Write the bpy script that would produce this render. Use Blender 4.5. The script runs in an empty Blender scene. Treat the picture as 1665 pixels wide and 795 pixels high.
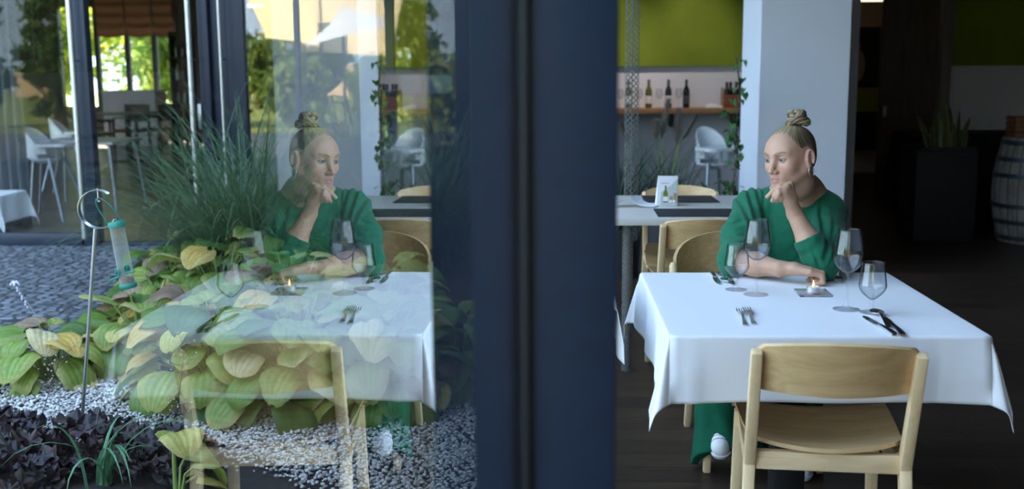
import bpy, bmesh, math, random
import numpy as np
from mathutils import Vector, Matrix, Quaternion
R = math.radians
scene = bpy.context.scene
COL = scene.collection
random.seed(7)
RNG = np.random.default_rng(7)

# ------------------------------------------------------------------ camera
FPX, CAM_H, CAM_D = 1780.0, 1.425, 0.0488        # focal length in pixels of a 1665x795 frame
yv = Vector(((918.6 - 832.5) / FPX, (397.5 - 108) / FPX, -1)).normalized()
zv = Vector((-78.0, 10983.0, 1780.0))
zv = (zv - yv * zv.dot(yv)).normalized()
xv = yv.cross(zv)
ROT = Matrix((xv, yv, zv))                       # world <- camera
CAMP = Vector((CAM_D, 0, CAM_H))
cam = bpy.data.cameras.new('camera')
cam.sensor_fit = 'HORIZONTAL'
cam.sensor_width = 36.0
cam.lens = 36.0 * FPX / 1665.0
cam.clip_start = 0.01
cam.clip_end = 300
cam.dof.use_dof = True
cam.dof.focus_distance = 3.5
cam.dof.aperture_fstop = 3.2
cam_o = bpy.data.objects.new('camera', cam)
COL.objects.link(cam_o)
cam_o.matrix_world = Matrix.Translation(CAMP) @ ROT.to_4x4()
scene.camera = cam_o


def ray(px, py):
    return ROT @ Vector(((px - 832.5) / FPX, (397.5 - py) / FPX, -1))


def P(px, py, Y):
    """the point of the place at distance Y into the scene that the photograph shows at px, py"""
    r = ray(px, py)
    return CAMP + r * (Y / r.y)


def G(px, py, z=0.0):
    """the point at height z that the photograph shows at px, py"""
    r = ray(px, py)
    return CAMP + r * ((z - CAM_H) / r.z)


# ------------------------------------------------------------------ light
vs = scene.view_settings
vs.view_transform = 'Standard'
vs.look = 'None'
vs.gamma = 1
vs.use_curve_mapping = False
vs.exposure = 0.18
SKY_STRENGTH = 5.4
SUN_STRENGTH = 36.0
w = bpy.data.worlds.new('sky')
scene.world = w
w.use_nodes = True
nt = w.node_tree
bg = nt.nodes['Background']
tc = nt.nodes.new('ShaderNodeTexCoord')
sx = nt.nodes.new('ShaderNodeSeparateXYZ')
cr = nt.nodes.new('ShaderNodeValToRGB')
nt.links.new(tc.outputs['Generated'], sx.inputs[0])
nt.links.new(sx.outputs['Z'], cr.inputs[0])
nt.links.new(cr.outputs[0], bg.inputs['Color'])
e = cr.color_ramp.elements
e[0].position, e[0].color = 0.0, (0.70, 0.86, 1.0, 1)
e[1].position, e[1].color = 0.7, (0.46, 0.66, 1.0, 1)
bg.inputs['Strength'].default_value = SKY_STRENGTH
sun = bpy.data.lights.new('sun', 'SUN')
sun.energy = SUN_STRENGTH
sun.angle = R(0.6)
sun.color = (1.0, 0.86, 0.66)
sun_o = bpy.data.objects.new('sun', sun)
COL.objects.link(sun_o)
sun_o.location = (-20, 40, 40)
sun_o.rotation_euler = (-Vector((-0.42, 0.66, 0.62))).to_track_quat('-Z', 'Y').to_euler()


# ------------------------------------------------------------------ helpers
def link(o, parent=None):
    COL.objects.link(o)
    if parent is not None:
        o.parent = parent
    return o


def tag(o, label=None, cat=None, group=None, kind=None):
    if label: o['label'] = label
    if cat: o['category'] = cat
    if group: o['group'] = group
    if kind: o['kind'] = kind
    return o


def thing(name, label, cat, loc=(0, 0, 0), rz=0.0, group=None, kind=None):
    o = bpy.data.objects.new(name, None)
    o.empty_display_size = 0.05
    o.location = loc
    o.rotation_euler = (0, 0, rz)
    link(o)
    return tag(o, label, cat, group, kind)


def dup(root, loc=None, rz=None, label=None, parent=None):
    c = root.copy()
    link(c, parent)
    if loc is not None: c.location = loc
    if rz is not None: c.rotation_euler = (0, 0, rz)
    if label: c['label'] = label
    for ch in list(root.children):
        dup(ch, parent=c)
    return c


class MB:
    """collects shapes that become ONE mesh"""

    def __init__(self):
        self.v, self.f, self.m = [], [], []

    def add(self, verts, faces, mi=0, mat=None):
        n = len(self.v)
        if mat is not None:
            verts = [mat @ Vector(p) for p in verts]
        self.v += [tuple(p) for p in verts]
        self.f += [tuple(i + n for i in f) for f in faces]
        self.m += [mi] * len(faces)
        return self

    def box(self, x0, x1, y0, y1, z0, z1, bev=0.0, mi=0, mat=None, seg=2):
        bm = bmesh.new()
        bmesh.ops.create_cube(bm, size=1)
        for p in bm.verts:
            p.co = Vector(((x0 + x1) / 2 + p.co.x * (x1 - x0), (y0 + y1) / 2 + p.co.y * (y1 - y0), (z0 + z1) / 2 + p.co.z * (z1 - z0)))
        if bev > 0:
            bmesh.ops.bevel(bm, geom=bm.edges[:], offset=bev, segments=seg, affect='EDGES', profile=0.5)
        bm.verts.index_update()
        self.add([p.co.copy() for p in bm.verts], [[p.index for p in f.verts] for f in bm.faces], mi, mat)
        bm.free()
        return self

    def bar(self, a, b, w, h, w2=None, h2=None, side=None, bev=0.003, mi=0):
        """a tapering square bar from a to b; w along the side direction, h across it"""
        a, b = Vector(a), Vector(b)
        d = (b - a)
        L = d.length
        d.normalize()
        s = Vector(side) if side is not None else (Vector((1, 0, 0)) if abs(d.x) < 0.9 else Vector((0, 1, 0)))
        s = (s - d * s.dot(d)).normalized()
        t = d.cross(s)
        w2 = w if w2 is None else w2
        h2 = h if h2 is None else h2
        bm = bmesh.new()
        bmesh.ops.create_cube(bm, size=1)
        for p in bm.verts:
            k = p.co.z + 0.5
            p.co = a + d * (L * k) + s * (p.co.x * (w + (w2 - w) * k)) + t * (p.co.y * (h + (h2 - h) * k))
        if bev > 0:
            bmesh.ops.bevel(bm, geom=bm.edges[:], offset=bev, segments=2, affect='EDGES', profile=0.5)
        bm.verts.index_update()
        self.add([p.co.copy() for p in bm.verts], [[p.index for p in f.verts] for f in bm.faces], mi)
        bm.free()
        return self

    def tube(self, pts, r, n=10, mi=0, cap=True, closed=False, flat=None):
        pts = [Vector(p) for p in pts]
        N = len(pts)
        rr = list(r) if hasattr(r, '__len__') else [r] * N
        rings, up = [], None
        for i, p in enumerate(pts):
            if closed:
                d = pts[(i + 1) % N] - pts[i - 1]
            else:
                d = pts[min(i + 1, N - 1)] - pts[max(i - 1, 0)]
            d = d.normalized() if d.length > 1e-9 else Vector((0, 0, 1))
            if up is None:
                up = Vector((0, 0, 1)) if abs(d.z) < 0.9 else Vector((1, 0, 0))
            s = (up - d * up.dot(d)).normalized()
            up = s
            t = d.cross(s)
            fl = 1.0 if flat is None else flat
            rings.append([p + s * (rr[i] * math.cos(2 * math.pi * k / n)) + t * (rr[i] * fl * math.sin(2 * math.pi * k / n)) for k in range(n)])
        v = [q for g in rings for q in g]
        f = []
        for i in range(N if closed else N - 1):
            j = (i + 1) % N
            for k in range(n):
                l = (k + 1) % n
                f.append((i * n + k, i * n + l, j * n + l, j * n + k))
        if cap and not closed:
            f.append(tuple(reversed(range(n))))
            f.append(tuple((N - 1) * n + k for k in range(n)))
        return self.add(v, f, mi)

    def lathe(self, prof, n=32, mi=0, mat=None, cap=False):
        v, f = [], []
        for (r, z) in prof:
            for k in range(n):
                a = 2 * math.pi * k / n
                v.append(Vector((r * math.cos(a), r * math.sin(a), z)))
        for i in range(len(prof) - 1):
            for k in range(n):
                l = (k + 1) % n
                f.append((i * n + k, i * n + l, (i + 1) * n + l, (i + 1) * n + k))
        if cap:
            f.append(tuple(reversed(range(n))))
            f.append(tuple((len(prof) - 1) * n + k for k in range(n)))
        return self.add(v, f, mi, mat)

    def grid(self, nu, nv, fn, mi=0, mat=None, closeu=False):
        v = [fn(i / (nu if closeu else nu - 1), j / (nv - 1)) for i in range(nu) for j in range(nv)]
        f = []
        for i in range(nu if closeu else nu - 1):
            k = (i + 1) % nu
            for j in range(nv - 1):
                f.append((i * nv + j, k * nv + j, k * nv + j + 1, i * nv + j + 1))
        return self.add(v, f, mi, mat)

    def ball(self, c, r, n=12, mi=0, mat=None):
        rx, ry, rz = r if hasattr(r, '__len__') else (r, r, r)
        c = Vector(c)

        def fn(u, v):
            a, b = 2 * math.pi * u, math.pi * (v * 0.998 + 0.001)
            return c + Vector((rx * math.cos(a) * math.sin(b), ry * math.sin(a) * math.sin(b), rz * math.cos(b)))
        return self.grid(n, max(6, n // 2 + 2), fn, mi, mat, closeu=True)

    def prism(self, poly, y0, y1, mi=0, mat=None, axis='y'):
        n = len(poly)
        if axis == 'y':
            v = [Vector((x, y0, z)) for x, z in poly] + [Vector((x, y1, z)) for x, z in poly]
        else:
            v = [Vector((x, z, y0)) for x, z in poly] + [Vector((x, z, y1)) for x, z in poly]
        f = [tuple(range(n)), tuple(reversed(range(n, 2 * n)))] + [(i, i + n, (i + 1) % n + n, (i + 1) % n) for i in range(n)]
        return self.add(v, f, mi, mat)

    def build(self, name, mats, parent=None, smooth=40, world=False, fix=True):
        me = bpy.data.meshes.new(name)
        v = self.v
        if world and parent is not None:
            inv = (Matrix.Translation(parent.location) @ parent.rotation_euler.to_matrix().to_4x4()).inverted()
            v = [tuple(inv @ Vector(p)) for p in v]
        me.from_pydata(v, [], self.f)
        if not isinstance(mats, (list, tuple)):
            mats = [mats]
        for m in mats:
            me.materials.append(m)
        if len(mats) > 1:
            me.polygons.foreach_set('material_index', self.m)
        if fix:
            bm = bmesh.new()
            bm.from_mesh(me)
            bmesh.ops.recalc_face_normals(bm, faces=bm.faces[:])
            bm.to_mesh(me)
            bm.free()
        if smooth:
            me.polygons.foreach_set('use_smooth', [True] * len(me.polygons))
            if smooth < 179:
                me.set_sharp_from_angle(angle=R(smooth))
        me.update()
        o = bpy.data.objects.new(name, me)
        return link(o, parent)


def np_mesh(name, v, f, mats, parent=None, cols=None, smooth=True, midx=None):
    me = bpy.data.meshes.new(name)
    v = np.asarray(v, np.float32)
    f = np.asarray(f, np.int32)
    me.vertices.add(len(v))
    me.vertices.foreach_set('co', v.ravel())
    k = f.shape[1]
    me.loops.add(f.size)
    me.loops.foreach_set('vertex_index', f.ravel())
    me.polygons.add(len(f))
    me.polygons.foreach_set('loop_start', np.arange(0, f.size, k, dtype=np.int32))
    for m in (mats if isinstance(mats, (list, tuple)) else [mats]):
        me.materials.append(m)
    if midx is not None:
        me.polygons.foreach_set('material_index', np.asarray(midx, np.int32))
    me.update(calc_edges=True)
    me.validate()
    me.polygons.foreach_set('use_smooth', np.full(len(me.polygons), smooth))
    if cols is not None:
        a = me.color_attributes.new('tint', 'FLOAT_COLOR', 'POINT')
        c = np.ones((len(v), 4), np.float32)
        c[:, :3] = cols
        a.data.foreach_set('color', c.ravel())
    o = bpy.data.objects.new(name, me)
    return link(o, parent)


# ------------------------------------------------------------------ materials
def srgb(r, g, b):
    return tuple(((c / 255) / 12.92 if c / 255 <= 0.04045 else ((c / 255 + 0.055) / 1.055) ** 2.4) for c in (r, g, b)) + (1,)


class NT:
    def __init__(self, name):
        self.m = bpy.data.materials.new(name)
        self.m.use_nodes = True
        self.t = self.m.node_tree
        self.b = self.t.nodes['Principled BSDF']
        self.out = self.t.nodes['Material Output']

    def n(self, typ, **kw):
        nd = self.t.nodes.new('ShaderNode' + typ)
        for k, v in kw.items():
            setattr(nd, k, v)
        return nd

    def l(self, a, b):
        self.t.links.new(a, b)

    def coords(self, scale=(1, 1, 1), rot=(0, 0, 0), out='Object'):
        tc = self.n('TexCoord')
        mp = self.n('Mapping')
        mp.inputs['Scale'].default_value = scale
        mp.inputs['Rotation'].default_value = rot
        self.l(tc.outputs[out], mp.inputs['Vector'])
        return mp.outputs[0]

    def noise(self, vec, scale, detail=4, rough=0.55, dist=0.0):
        nd = self.n('TexNoise')
        nd.inputs['Scale'].default_value = scale
        nd.inputs['Detail'].default_value = detail
        nd.inputs['Roughness'].default_value = rough
        nd.inputs['Distortion'].default_value = dist
        self.l(vec, nd.inputs['Vector'])
        return nd

    def ramp(self, fac, stops):
        nd = self.n('ValToRGB')
        e = nd.color_ramp.elements
        while len(e) < len(stops):
            e.new(0.5)
        for el, (p, c) in zip(e, stops):
            el.position = p
            el.color = c if len(c) == 4 else tuple(c) + (1,)
        self.l(fac, nd.inputs[0])
        return nd

    def bump(self, h, strength=0.2, dist=0.01):
        nd = self.n('Bump')
        nd.inputs['Strength'].default_value = strength
        nd.inputs['Distance'].default_value = dist
        self.l(h, nd.inputs['Height'])
        self.l(nd.outputs[0], self.b.inputs['Normal'])
        return nd

    def math(self, op, a, b=None, clamp=False):
        nd = self.n('Math', operation=op, use_clamp=clamp)
        for i, x in enumerate((a, b)):
            if x is None: continue
            if isinstance(x, (int, float)):
                nd.inputs[i].default_value = x
            else:
                self.l(x, nd.inputs[i])
        return nd.outputs[0]


def shade(c, k):
    return (min(1, c[0] * k), min(1, c[1] * k), min(1, c[2] * k), 1)


def pm(name, c, rough=0.5, metal=0.0, var=0.0, vs_=8.0, bump=0.0, bs=60.0, spec=0.5, stretch=(1, 1, 1), sheen=0.0, trans=0.0):
    t = NT(name)
    b = t.b
    b.inputs['Base Color'].default_value = c
    b.inputs['Roughness'].default_value = rough
    b.inputs['Metallic'].default_value = metal
    b.inputs['Specular IOR Level'].default_value = spec
    if sheen:
        b.inputs['Sheen Weight'].default_value = sheen
    v = t.coords(stretch)
    if var:
        nz = t.noise(v, vs_)
        rp = t.ramp(nz.outputs['Fac'], [(0.3, shade(c, 1 - var)), (0.7, shade(c, 1 + var))])
        t.l(rp.outputs[0], b.inputs['Base Color'])
    if bump:
        nb = t.noise(v, bs)
        t.bump(nb.outputs['Fac'], bump, 0.005)
    return t.m


def wood(name, c1, c2, stretch=(1.5, 14, 14), scale=3.0, rough=0.42, spec=0.4):
    t = NT(name)
    v = t.coords(stretch)
    nz = t.noise(v, scale, 5, 0.6, 0.8)
    rp = t.ramp(nz.outputs['Fac'], [(0.32, c1), (0.68, c2)])
    t.l(rp.outputs[0], t.b.inputs['Base Color'])
    t.b.inputs['Roughness'].default_value = rough
    t.b.inputs['Specular IOR Level'].default_value = spec
    nb = t.noise(v, scale * 5, 3)
    t.bump(nb.outputs['Fac'], 0.08, 0.002)
    return t.m


def pane(name, times=3.0, base=0.04, tint=(0.93, 0.96, 0.96, 1)):
    """clear flat glass: mirrors more the flatter one looks along it, lets the rest through"""
    t = NT(name)
    t.t.nodes.remove(t.b)
    g = t.n('NewGeometry')
    dp = t.n('VectorMath', operation='DOT_PRODUCT')
    t.l(g.outputs['Incoming'], dp.inputs[0])
    t.l(g.outputs['Normal'], dp.inputs[1])
    c = t.math('ABSOLUTE', dp.outputs['Value'])
    q = t.math('POWER', t.math('SUBTRACT', 1.0, c, True), 5.0)
    r1 = t.math('ADD', t.math('MULTIPLY', q, 1 - base), base)
    rn = t.math('DIVIDE', t.math('MULTIPLY', r1, times), t.math('ADD', t.math('MULTIPLY', r1, times - 1), 1.0), True)
    tr = t.n('BsdfTransparent')
    tr.inputs[0].default_value = tint
    gl = t.n('BsdfGlossy')
    gl.inputs['Roughness'].default_value = 0.0
    mx = t.n('MixShader')
    t.l(rn, mx.inputs[0])
    t.l(tr.outputs[0], mx.inputs[1])
    t.l(gl.outputs[0], mx.inputs[2])
    t.l(mx.outputs[0], t.out.inputs['Surface'])
    return t.m


def clear(name, tint=(0.97, 0.985, 0.98, 1)):
    t = NT(name)
    t.t.nodes.remove(t.b)
    tr = t.n('BsdfTransparent')
    tr.inputs[0].default_value = tint
    t.l(tr.outputs[0], t.out.inputs['Surface'])
    return t.m


M = {}
M['pane'] = pane('window_glass', 4.6)
M['pane_far'] = pane('facade_glass', 13.0)
M['pane_dim'] = pane('facade_glass_plain', 1.6)
M['edge'] = clear('glass_outer_face')
M['frame'] = pm('slate_blue_frame', srgb(22, 44, 68), 0.5, 0.0, 0.06, 30, 0.05, 300)
M['frame_far'] = pm('blue_grey_frame', srgb(36, 46, 62), 0.4)
M['gasket'] = pm('black_gasket', srgb(14, 15, 18), 0.6)
M['steel'] = pm('brushed_steel', (0.62, 0.64, 0.66, 1), 0.28, 1.0, 0.05, 40)
M['cutlery'] = pm('polished_cutlery_steel', (0.78, 0.78, 0.78, 1), 0.22, 1.0)
M['white_wall'] = pm('white_plaster', srgb(215, 216, 222), 0.8, 0, 0.02, 3, 0.03, 200)
M['column'] = pm('column_plaster', srgb(222, 226, 236), 0.75, 0, 0.015, 4, 0.03, 250)
M['ceiling'] = pm('ceiling_paint', srgb(120, 116, 112), 0.85)
M['beech'] = wood('pale_beech', srgb(222, 190, 146), srgb(237, 211, 170))
M['beech_v'] = wood('pale_beech_upright', srgb(222, 190, 144), srgb(238, 211, 168), (14, 14, 1.5))
M['ply'] = wood('oak_veneer', srgb(202, 165, 116), srgb(226, 192, 142), (1.2, 9, 9), 4.0, 0.38)
M['table_top'] = pm('pale_grey_laminate', srgb(205, 200, 192), 0.35, 0, 0.03, 12)
M['mat_dark'] = pm('dark_placemat', srgb(38, 36, 38), 0.7, 0, 0.1, 200)
M['shelf_wood'] = wood('shelf_oak', srgb(146, 108, 70), srgb(176, 134, 92))
M['paper'] = pm('white_paper', srgb(240, 240, 244), 0.7)
M['black'] = pm('black_cloth', srgb(14, 13, 14), 0.85, 0, 0.1, 20)
M['dark_wood'] = wood('dark_stained_wood', srgb(38, 26, 20), srgb(64, 44, 32))
# ------------------------------------------------------------------ the setting
def struct(name, mb, m, smooth=0, parent=None):
    o = mb.build(name, m, parent, smooth)
    if parent is None:
        o['kind'] = 'structure'
    return o


def plank_mat(name, c1, c2, rough, L=1.6, H=0.14, spec=0.35):
    t = NT(name)
    v = t.coords()
    br = t.n('TexBrick')
    br.offset = 0.37
    br.inputs['Scale'].default_value = 1.0
    br.inputs['Brick Width'].default_value = L
    br.inputs['Row Height'].default_value = H
    br.inputs['Mortar Size'].default_value = 0.003
    br.inputs['Color1'].default_value = c1
    br.inputs['Color2'].default_value = c2
    br.inputs['Mortar'].default_value = shade(c1, 0.35)
    t.l(v, br.inputs['Vector'])
    v2 = t.coords((1.2, 16, 1))
    nz = t.noise(v2, 3.0, 6, 0.65, 0.5)
    mx = t.n('MixRGB', blend_type='MULTIPLY')
    mx.inputs[0].default_value = 0.8
    rp = t.ramp(nz.outputs['Fac'], [(0.25, (0.45, 0.45, 0.45)), (0.75, (1.25, 1.2, 1.15))])
    t.l(br.outputs['Color'], mx.inputs[1])
    t.l(rp.outputs[0], mx.inputs[2])
    t.l(mx.outputs[0], t.b.inputs['Base Color'])
    t.b.inputs['Roughness'].default_value = rough
    t.b.inputs['Specular IOR Level'].default_value = spec
    t.bump(nz.outputs['Fac'], 0.15, 0.003)
    return t.m


M['floor'] = plank_mat('dark_oak_planks', srgb(54, 43, 36), srgb(74, 59, 49), 0.45)
M['floor_far'] = plank_mat('brown_parquet', srgb(112, 92, 78), srgb(138, 114, 96), 0.3, 1.2, 0.12, 0.5)

struct('floor', MB().box(0.0, 7.0, -3.0, 15.0, -0.12, 0.0), M['floor'])
struct('ceiling', MB().box(-0.05, 7.2, -3.2, 15.2, 3.2, 3.45), M['ceiling'])
t = NT('chalk_green_panel_paint')                       # green blackboard paint with faint chalk writing
v = t.coords()
nz = t.noise(v, 2.0, 5)
rp = t.ramp(nz.outputs['Fac'], [(0.3, srgb(104, 122, 12)), (0.7, srgb(124, 142, 22))])
t.l(rp.outputs[0], t.b.inputs['Base Color'])
t.b.inputs['Roughness'].default_value = 0.75
M['green_panel'] = t.m

# far wall of the dining room, with a doorway
wb = MB().box(0.0, 3.0, 12.2, 12.4, 0, 3.2).box(4.12, 7.0, 12.2, 12.4, 0, 3.2).box(3.0, 4.12, 12.2, 12.4, 2.6, 3.2)
struct('wall_back', wb, M['white_wall'])
struct('wall_right', MB().box(7.0, 7.2, -3.0, 15.0, 0, 3.2), pm('wall_warm_grey', srgb(84, 76, 70), 0.85))
struct('wall_corridor', MB().box(2.0, 7.0, 14.8, 15.0, 0, 3.2), M['white_wall'])
struct('wall_corridor_side', MB().box(2.0, 2.15, 12.4, 14.8, 0, 3.2).box(0, 2, 12.4, 12.5, 0, 3.2), M['white_wall'])
struct('light_block_wall', MB().box(2.1, 2.2, 8.26, 12.2, 0, 3.2), M['white_wall'])  # added wall hidden behind the column, keeps light off the right side
# column behind the woman
x0 = P(1235.5, 100, 7.5).x
x1 = P(1382, 100, 7.5).x
struct('column', MB().box(x0, x1, 7.5, 8.25, 0, 3.2, 0.004), M['column'])

# glass wall between dining room and garden: pane beside the camera, slim post, next panes
def glass_wall(name, y0, y1):
    z0, z1 = 0.06, 3.0
    X0, X1 = -0.012, 0.0
    v = [(X1, y0, z0), (X1, y1, z0), (X1, y1, z1), (X1, y0, z1), (X0, y0, z0), (X0, y1, z0), (X0, y1, z1), (X0, y0, z1)]
    mb = MB()
    mb.add(v, [(0, 1, 2, 3)], 0)
    mb.add(v, [(4, 7, 6, 5), (0, 4, 5, 1), (3, 2, 6, 7), (0, 3, 7, 4), (1, 5, 6, 2)], 1)
    o = mb.build(name, [M['pane'], M['edge']], None, 0, fix=False)
    o['kind'] = 'structure'
    fr = MB().box(-0.05, 0.05, y0, y1, 0.0, 0.06, 0.004).box(-0.05, 0.05, y0, y1, 3.0, 3.2, 0.004)
    fr.build('window_frame', M['frame'], o, 30)
    return o


YM = 1.27
g1 = glass_wall('window_1', -2.94, YM)
glass_wall('window_2', YM + 0.06, 3.9)
glass_wall('window_3', 3.96, 6.4)
glass_wall('window_4', 6.46, 9.0)
glass_wall('window_13', 9.06, 12.2)
struct('trim_1', MB().box(-0.06, 0.110, YM, YM + 0.06, 0.0, 3.2, 0.003), M['frame'], 30)
MB().box(0.0005, 0.008, YM - 0.010, YM, 0.06, 3.0, 0.001).build('gasket', M['gasket'], bpy.data.objects['trim_1'], 30)
for k, y in ((2, 3.9), (3, 6.4), (31, 9.0)):
    struct('trim_%d' % k, MB().box(-0.06, 0.09, y, y + 0.06, 0.0, 3.2, 0.003), M['frame'], 30)
struct('trim_4', MB().box(-0.06, 0.10, -3.0, -2.94, 0.0, 3.2, 0.003), M['frame'], 30)
# glazed wall behind the camera
def back_glass(name, x0, x1):
    o = struct(name, MB().box(x0, x1, -3.008, -3.0, 0.06, 3.0), clear('end_glass_' + name))
    fr = MB().box(x0, x1, -3.05, -2.95, 0.0, 0.06, 0.004).box(x0, x1, -3.05, -2.95, 3.0, 3.2, 0.004)
    for x in (x0, x1 - 0.06):
        fr.box(x, x + 0.06, -3.06, -2.95, 0.06, 3.0, 0.003)
    fr.build('window_frame', M['frame'], o, 30)


struct('wall_front', MB().box(0.0, 7.0, -3.15, -3.0, 0, 3.2), pm('wall_dark_grey', srgb(92, 88, 86), 0.85))

# ---- ground outside
t = NT('cobblestones')
v = t.coords()
vo = t.n('TexVoronoi', feature='DISTANCE_TO_EDGE')
vo.inputs['Scale'].default_value = 1.0
vo.inputs['Randomness'].default_value = 0.55
mp = t.coords((13, 14, 1))
t.l(mp, vo.inputs['Vector'])
vc = t.n('TexVoronoi', feature='F1')
vc.inputs['Scale'].default_value = 1.0
vc.inputs['Randomness'].default_value = 0.55
t.l(mp, vc.inputs['Vector'])
hs = t.n('SeparateColor')
t.l(vc.outputs['Color'], hs.inputs[0])
r1 = t.ramp(hs.outputs[0], [(0.0, srgb(90, 96, 104)), (1.0, srgb(136, 142, 150))])
r2 = t.ramp(vo.outputs['Distance'], [(0.03, (0.22, 0.22, 0.2)), (0.13, (1, 1, 1))])
nz = t.noise(v, 30, 4)
r3 = t.ramp(nz.outputs['Fac'], [(0.3, (0.72, 0.72, 0.72)), (0.7, (1.1, 1.1, 1.1))])
mx = t.n('MixRGB', blend_type='MULTIPLY')
mx.inputs[0].default_value = 1
t.l(r1.outputs[0], mx.inputs[1])
t.l(r2.outputs[0], mx.inputs[2])
m2 = t.n('MixRGB', blend_type='MULTIPLY')
m2.inputs[0].default_value = 1
t.l(mx.outputs[0], m2.inputs[1])
t.l(r3.outputs[0], m2.inputs[2])
t.l(m2.outputs[0], t.b.inputs['Base Color'])
t.b.inputs['Roughness'].default_value = 0.5
r4 = t.ramp(vo.outputs['Distance'], [(0.0, (0, 0, 0)), (0.25, (1, 1, 1))])
t.bump(r4.outputs[0], 1.0, 0.03)
M['cobble'] = t.m
struct('paving', MB().box(-16, -0.012, -7.0, 8.7, -0.1, 0.0), M['cobble'])
struct('ground_lawn', MB().box(-60, 40, -60, -7.0, -0.3, -0.02), pm('sunny_grass', srgb(132, 142, 62), 0.9, 0, 0.25, 1.5))
M['mulch'] = pm('dark_bark_mulch', srgb(44, 38, 36), 0.9, 0, 0.6, 45, 1.0, 90)
bed = [(-0.03, 8.55), (-2.6, 8.55), (-2.38, 7.0), (-2.36, 6.2), (-2.40, 5.5), (-2.62, 5.0), (-2.95, 4.5), (-3.2, 3.9), (-3.2, 2.2), (-0.03, 2.2)]
mb = MB()
n = len(bed)
mb.add([(x, y, 0.0) for x, y in bed] + [(x * 0.99 - 0.005, y, 0.022) for x, y in bed],
       [tuple(range(n, 2 * n))] + [(i, (i + 1) % n, (i + 1) % n + n, i + n) for i in range(n)])
struct('planting_bed', mb, M['mulch'])

# ---- the other wing across the garden
YF = 8.7
def fx(px, Y=YF): return P(px, 200, Y).x
struct('floor_wing', MB().box(-14, -0.7, YF, 22.6, -0.12, 0.0), M['floor_far'])
struct('paving_passage', MB().box(-0.7, -0.012, YF, 22.6, -0.1, 0.0), M['cobble'])
struct('ceiling_wing', MB().box(-14, -0.7, YF + 0.1, 22.6, 3.0, 3.2), pm('dim_ceiling', srgb(120, 118, 116), 0.9))
struct('wall_facade', MB().box(-14.2, -0.7, YF - 0.05, 22.6, 3.2, 8.2), pm('dark_cladding', srgb(84, 88, 96), 0.7))  # unseen upper storey, made tall enough to keep the courtyard in shade
struct('wall_wing_left', MB().box(-14.2, -14.0, YF, 22.6, 0, 3.2), pm('brown_wall_paint', srgb(96, 84, 78), 0.8))
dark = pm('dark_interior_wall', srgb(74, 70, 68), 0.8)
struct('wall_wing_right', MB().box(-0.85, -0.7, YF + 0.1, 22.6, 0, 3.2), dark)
def wx(px): return (px - 918.6) * 22.5 / 1780 + 0.05
def wz(py): return 1.425 - (py - 108) * 22.5 / 1780
mb = MB()
xa, xb, xc, xd = wx(92), wx(292), wx(622), wx(670)
mb.box(-14, xa, 22.5, 22.7, 0, 3.2).box(xb, wx(358), 22.5, 22.7, 0, 3.2).box(wx(370), xc, 22.5, 22.7, 0, 3.2).box(xd, -0.7, 22.5, 22.7, 0, 3.2)
mb.box(xa, xb, 22.5, 22.7, 0, 0.62).box(xa, xb, 22.5, 22.7, 2.7, 3.2).box(xc, xd, 22.5, 22.7, wz(76), 3.2).box(xc, xd, 22.5, 22.7, wz(150), wz(106))
mb.box(wx(358), wx(370), 22.5, 22.7, 0, wz(78)).box(wx(358), wx(370), 22.5, 22.7, wz(6), 3.2)
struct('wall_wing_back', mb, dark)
o = struct('window_7', MB().box(xa, xb, 22.58, 22.6, 0.62, 2.7), clear('far_window_glass'))
fr = MB()
for px in (92, 157, 207, 252, 288):
    fr.box(wx(px) - 0.05, wx(px) + 0.05, 22.45, 22.55, 0.62, 2.7, 0.004)
fr.box(xa, xb, 22.46, 22.56, 0.62, 0.68, 0.004)
fr.build('window_frame', M['frame_far'], o, 30)
# brown roman blinds on the far window
M['blind'] = pm('brown_blind_cloth', srgb(150, 108, 84), 0.9, 0, 0.06, 30)
for i, (pa, pb, lab) in enumerate(((160, 206, 'brown fabric blind over the first bay of the far window, nearest the open door frame'),
                                   (209, 251, 'brown fabric blind over the middle bay of the far window'),
                                   (254, 287, 'brown fabric blind over the bay of the far window beside the black shelf'))):
    def bf(u, v_):
        x = wx(pa) + (wx(pb) - wx(pa)) * u
        z = 2.85 - (2.85 - wz(54 + 3 * math.sin(math.pi * u))) * v_
        return Vector((x, 22.40 + 0.02 * math.sin(v_ * 22), z))
    b = MB().grid(12, 30, bf)
    o = b.build('window_blind', M['blind'])
    so = o.modifiers.new('s', 'SOLIDIFY'); so.thickness = 0.006
    tag(o, lab, 'blind', 'blinds on the far window')

# facade frames, panes
def far_pane(name, pa, pb, z0=0.10, z1=2.95, pm_='pane_far'):
    X0, X1 = fx(pa), fx(pb)
    v = [(X0, YF + 0.02, z0), (X1, YF + 0.02, z0), (X1, YF + 0.02, z1), (X0, YF + 0.02, z1), (X0, YF + 0.032, z0), (X1, YF + 0.032, z0), (X1, YF + 0.032, z1), (X0, YF + 0.032, z1)]
    mb = MB()
    mb.add(v, [(0, 1, 2, 3)], 0)
    mb.add(v, [(4, 7, 6, 5), (0, 4, 5, 1), (3, 2, 6, 7), (0, 3, 7, 4), (1, 5, 6, 2)], 1)
    o = mb.build(name, [M[pm_], M['edge']], None, 0, fix=False)
    o['kind'] = 'structure'
    f = MB().box(X0, X1, YF, YF + 0.07, 0, z0, 0.004).box(X0, X1, YF, YF + 0.07, z1, 3.2, 0.004)
    f.build('window_frame', M['frame_far'], o, 30)


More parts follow.
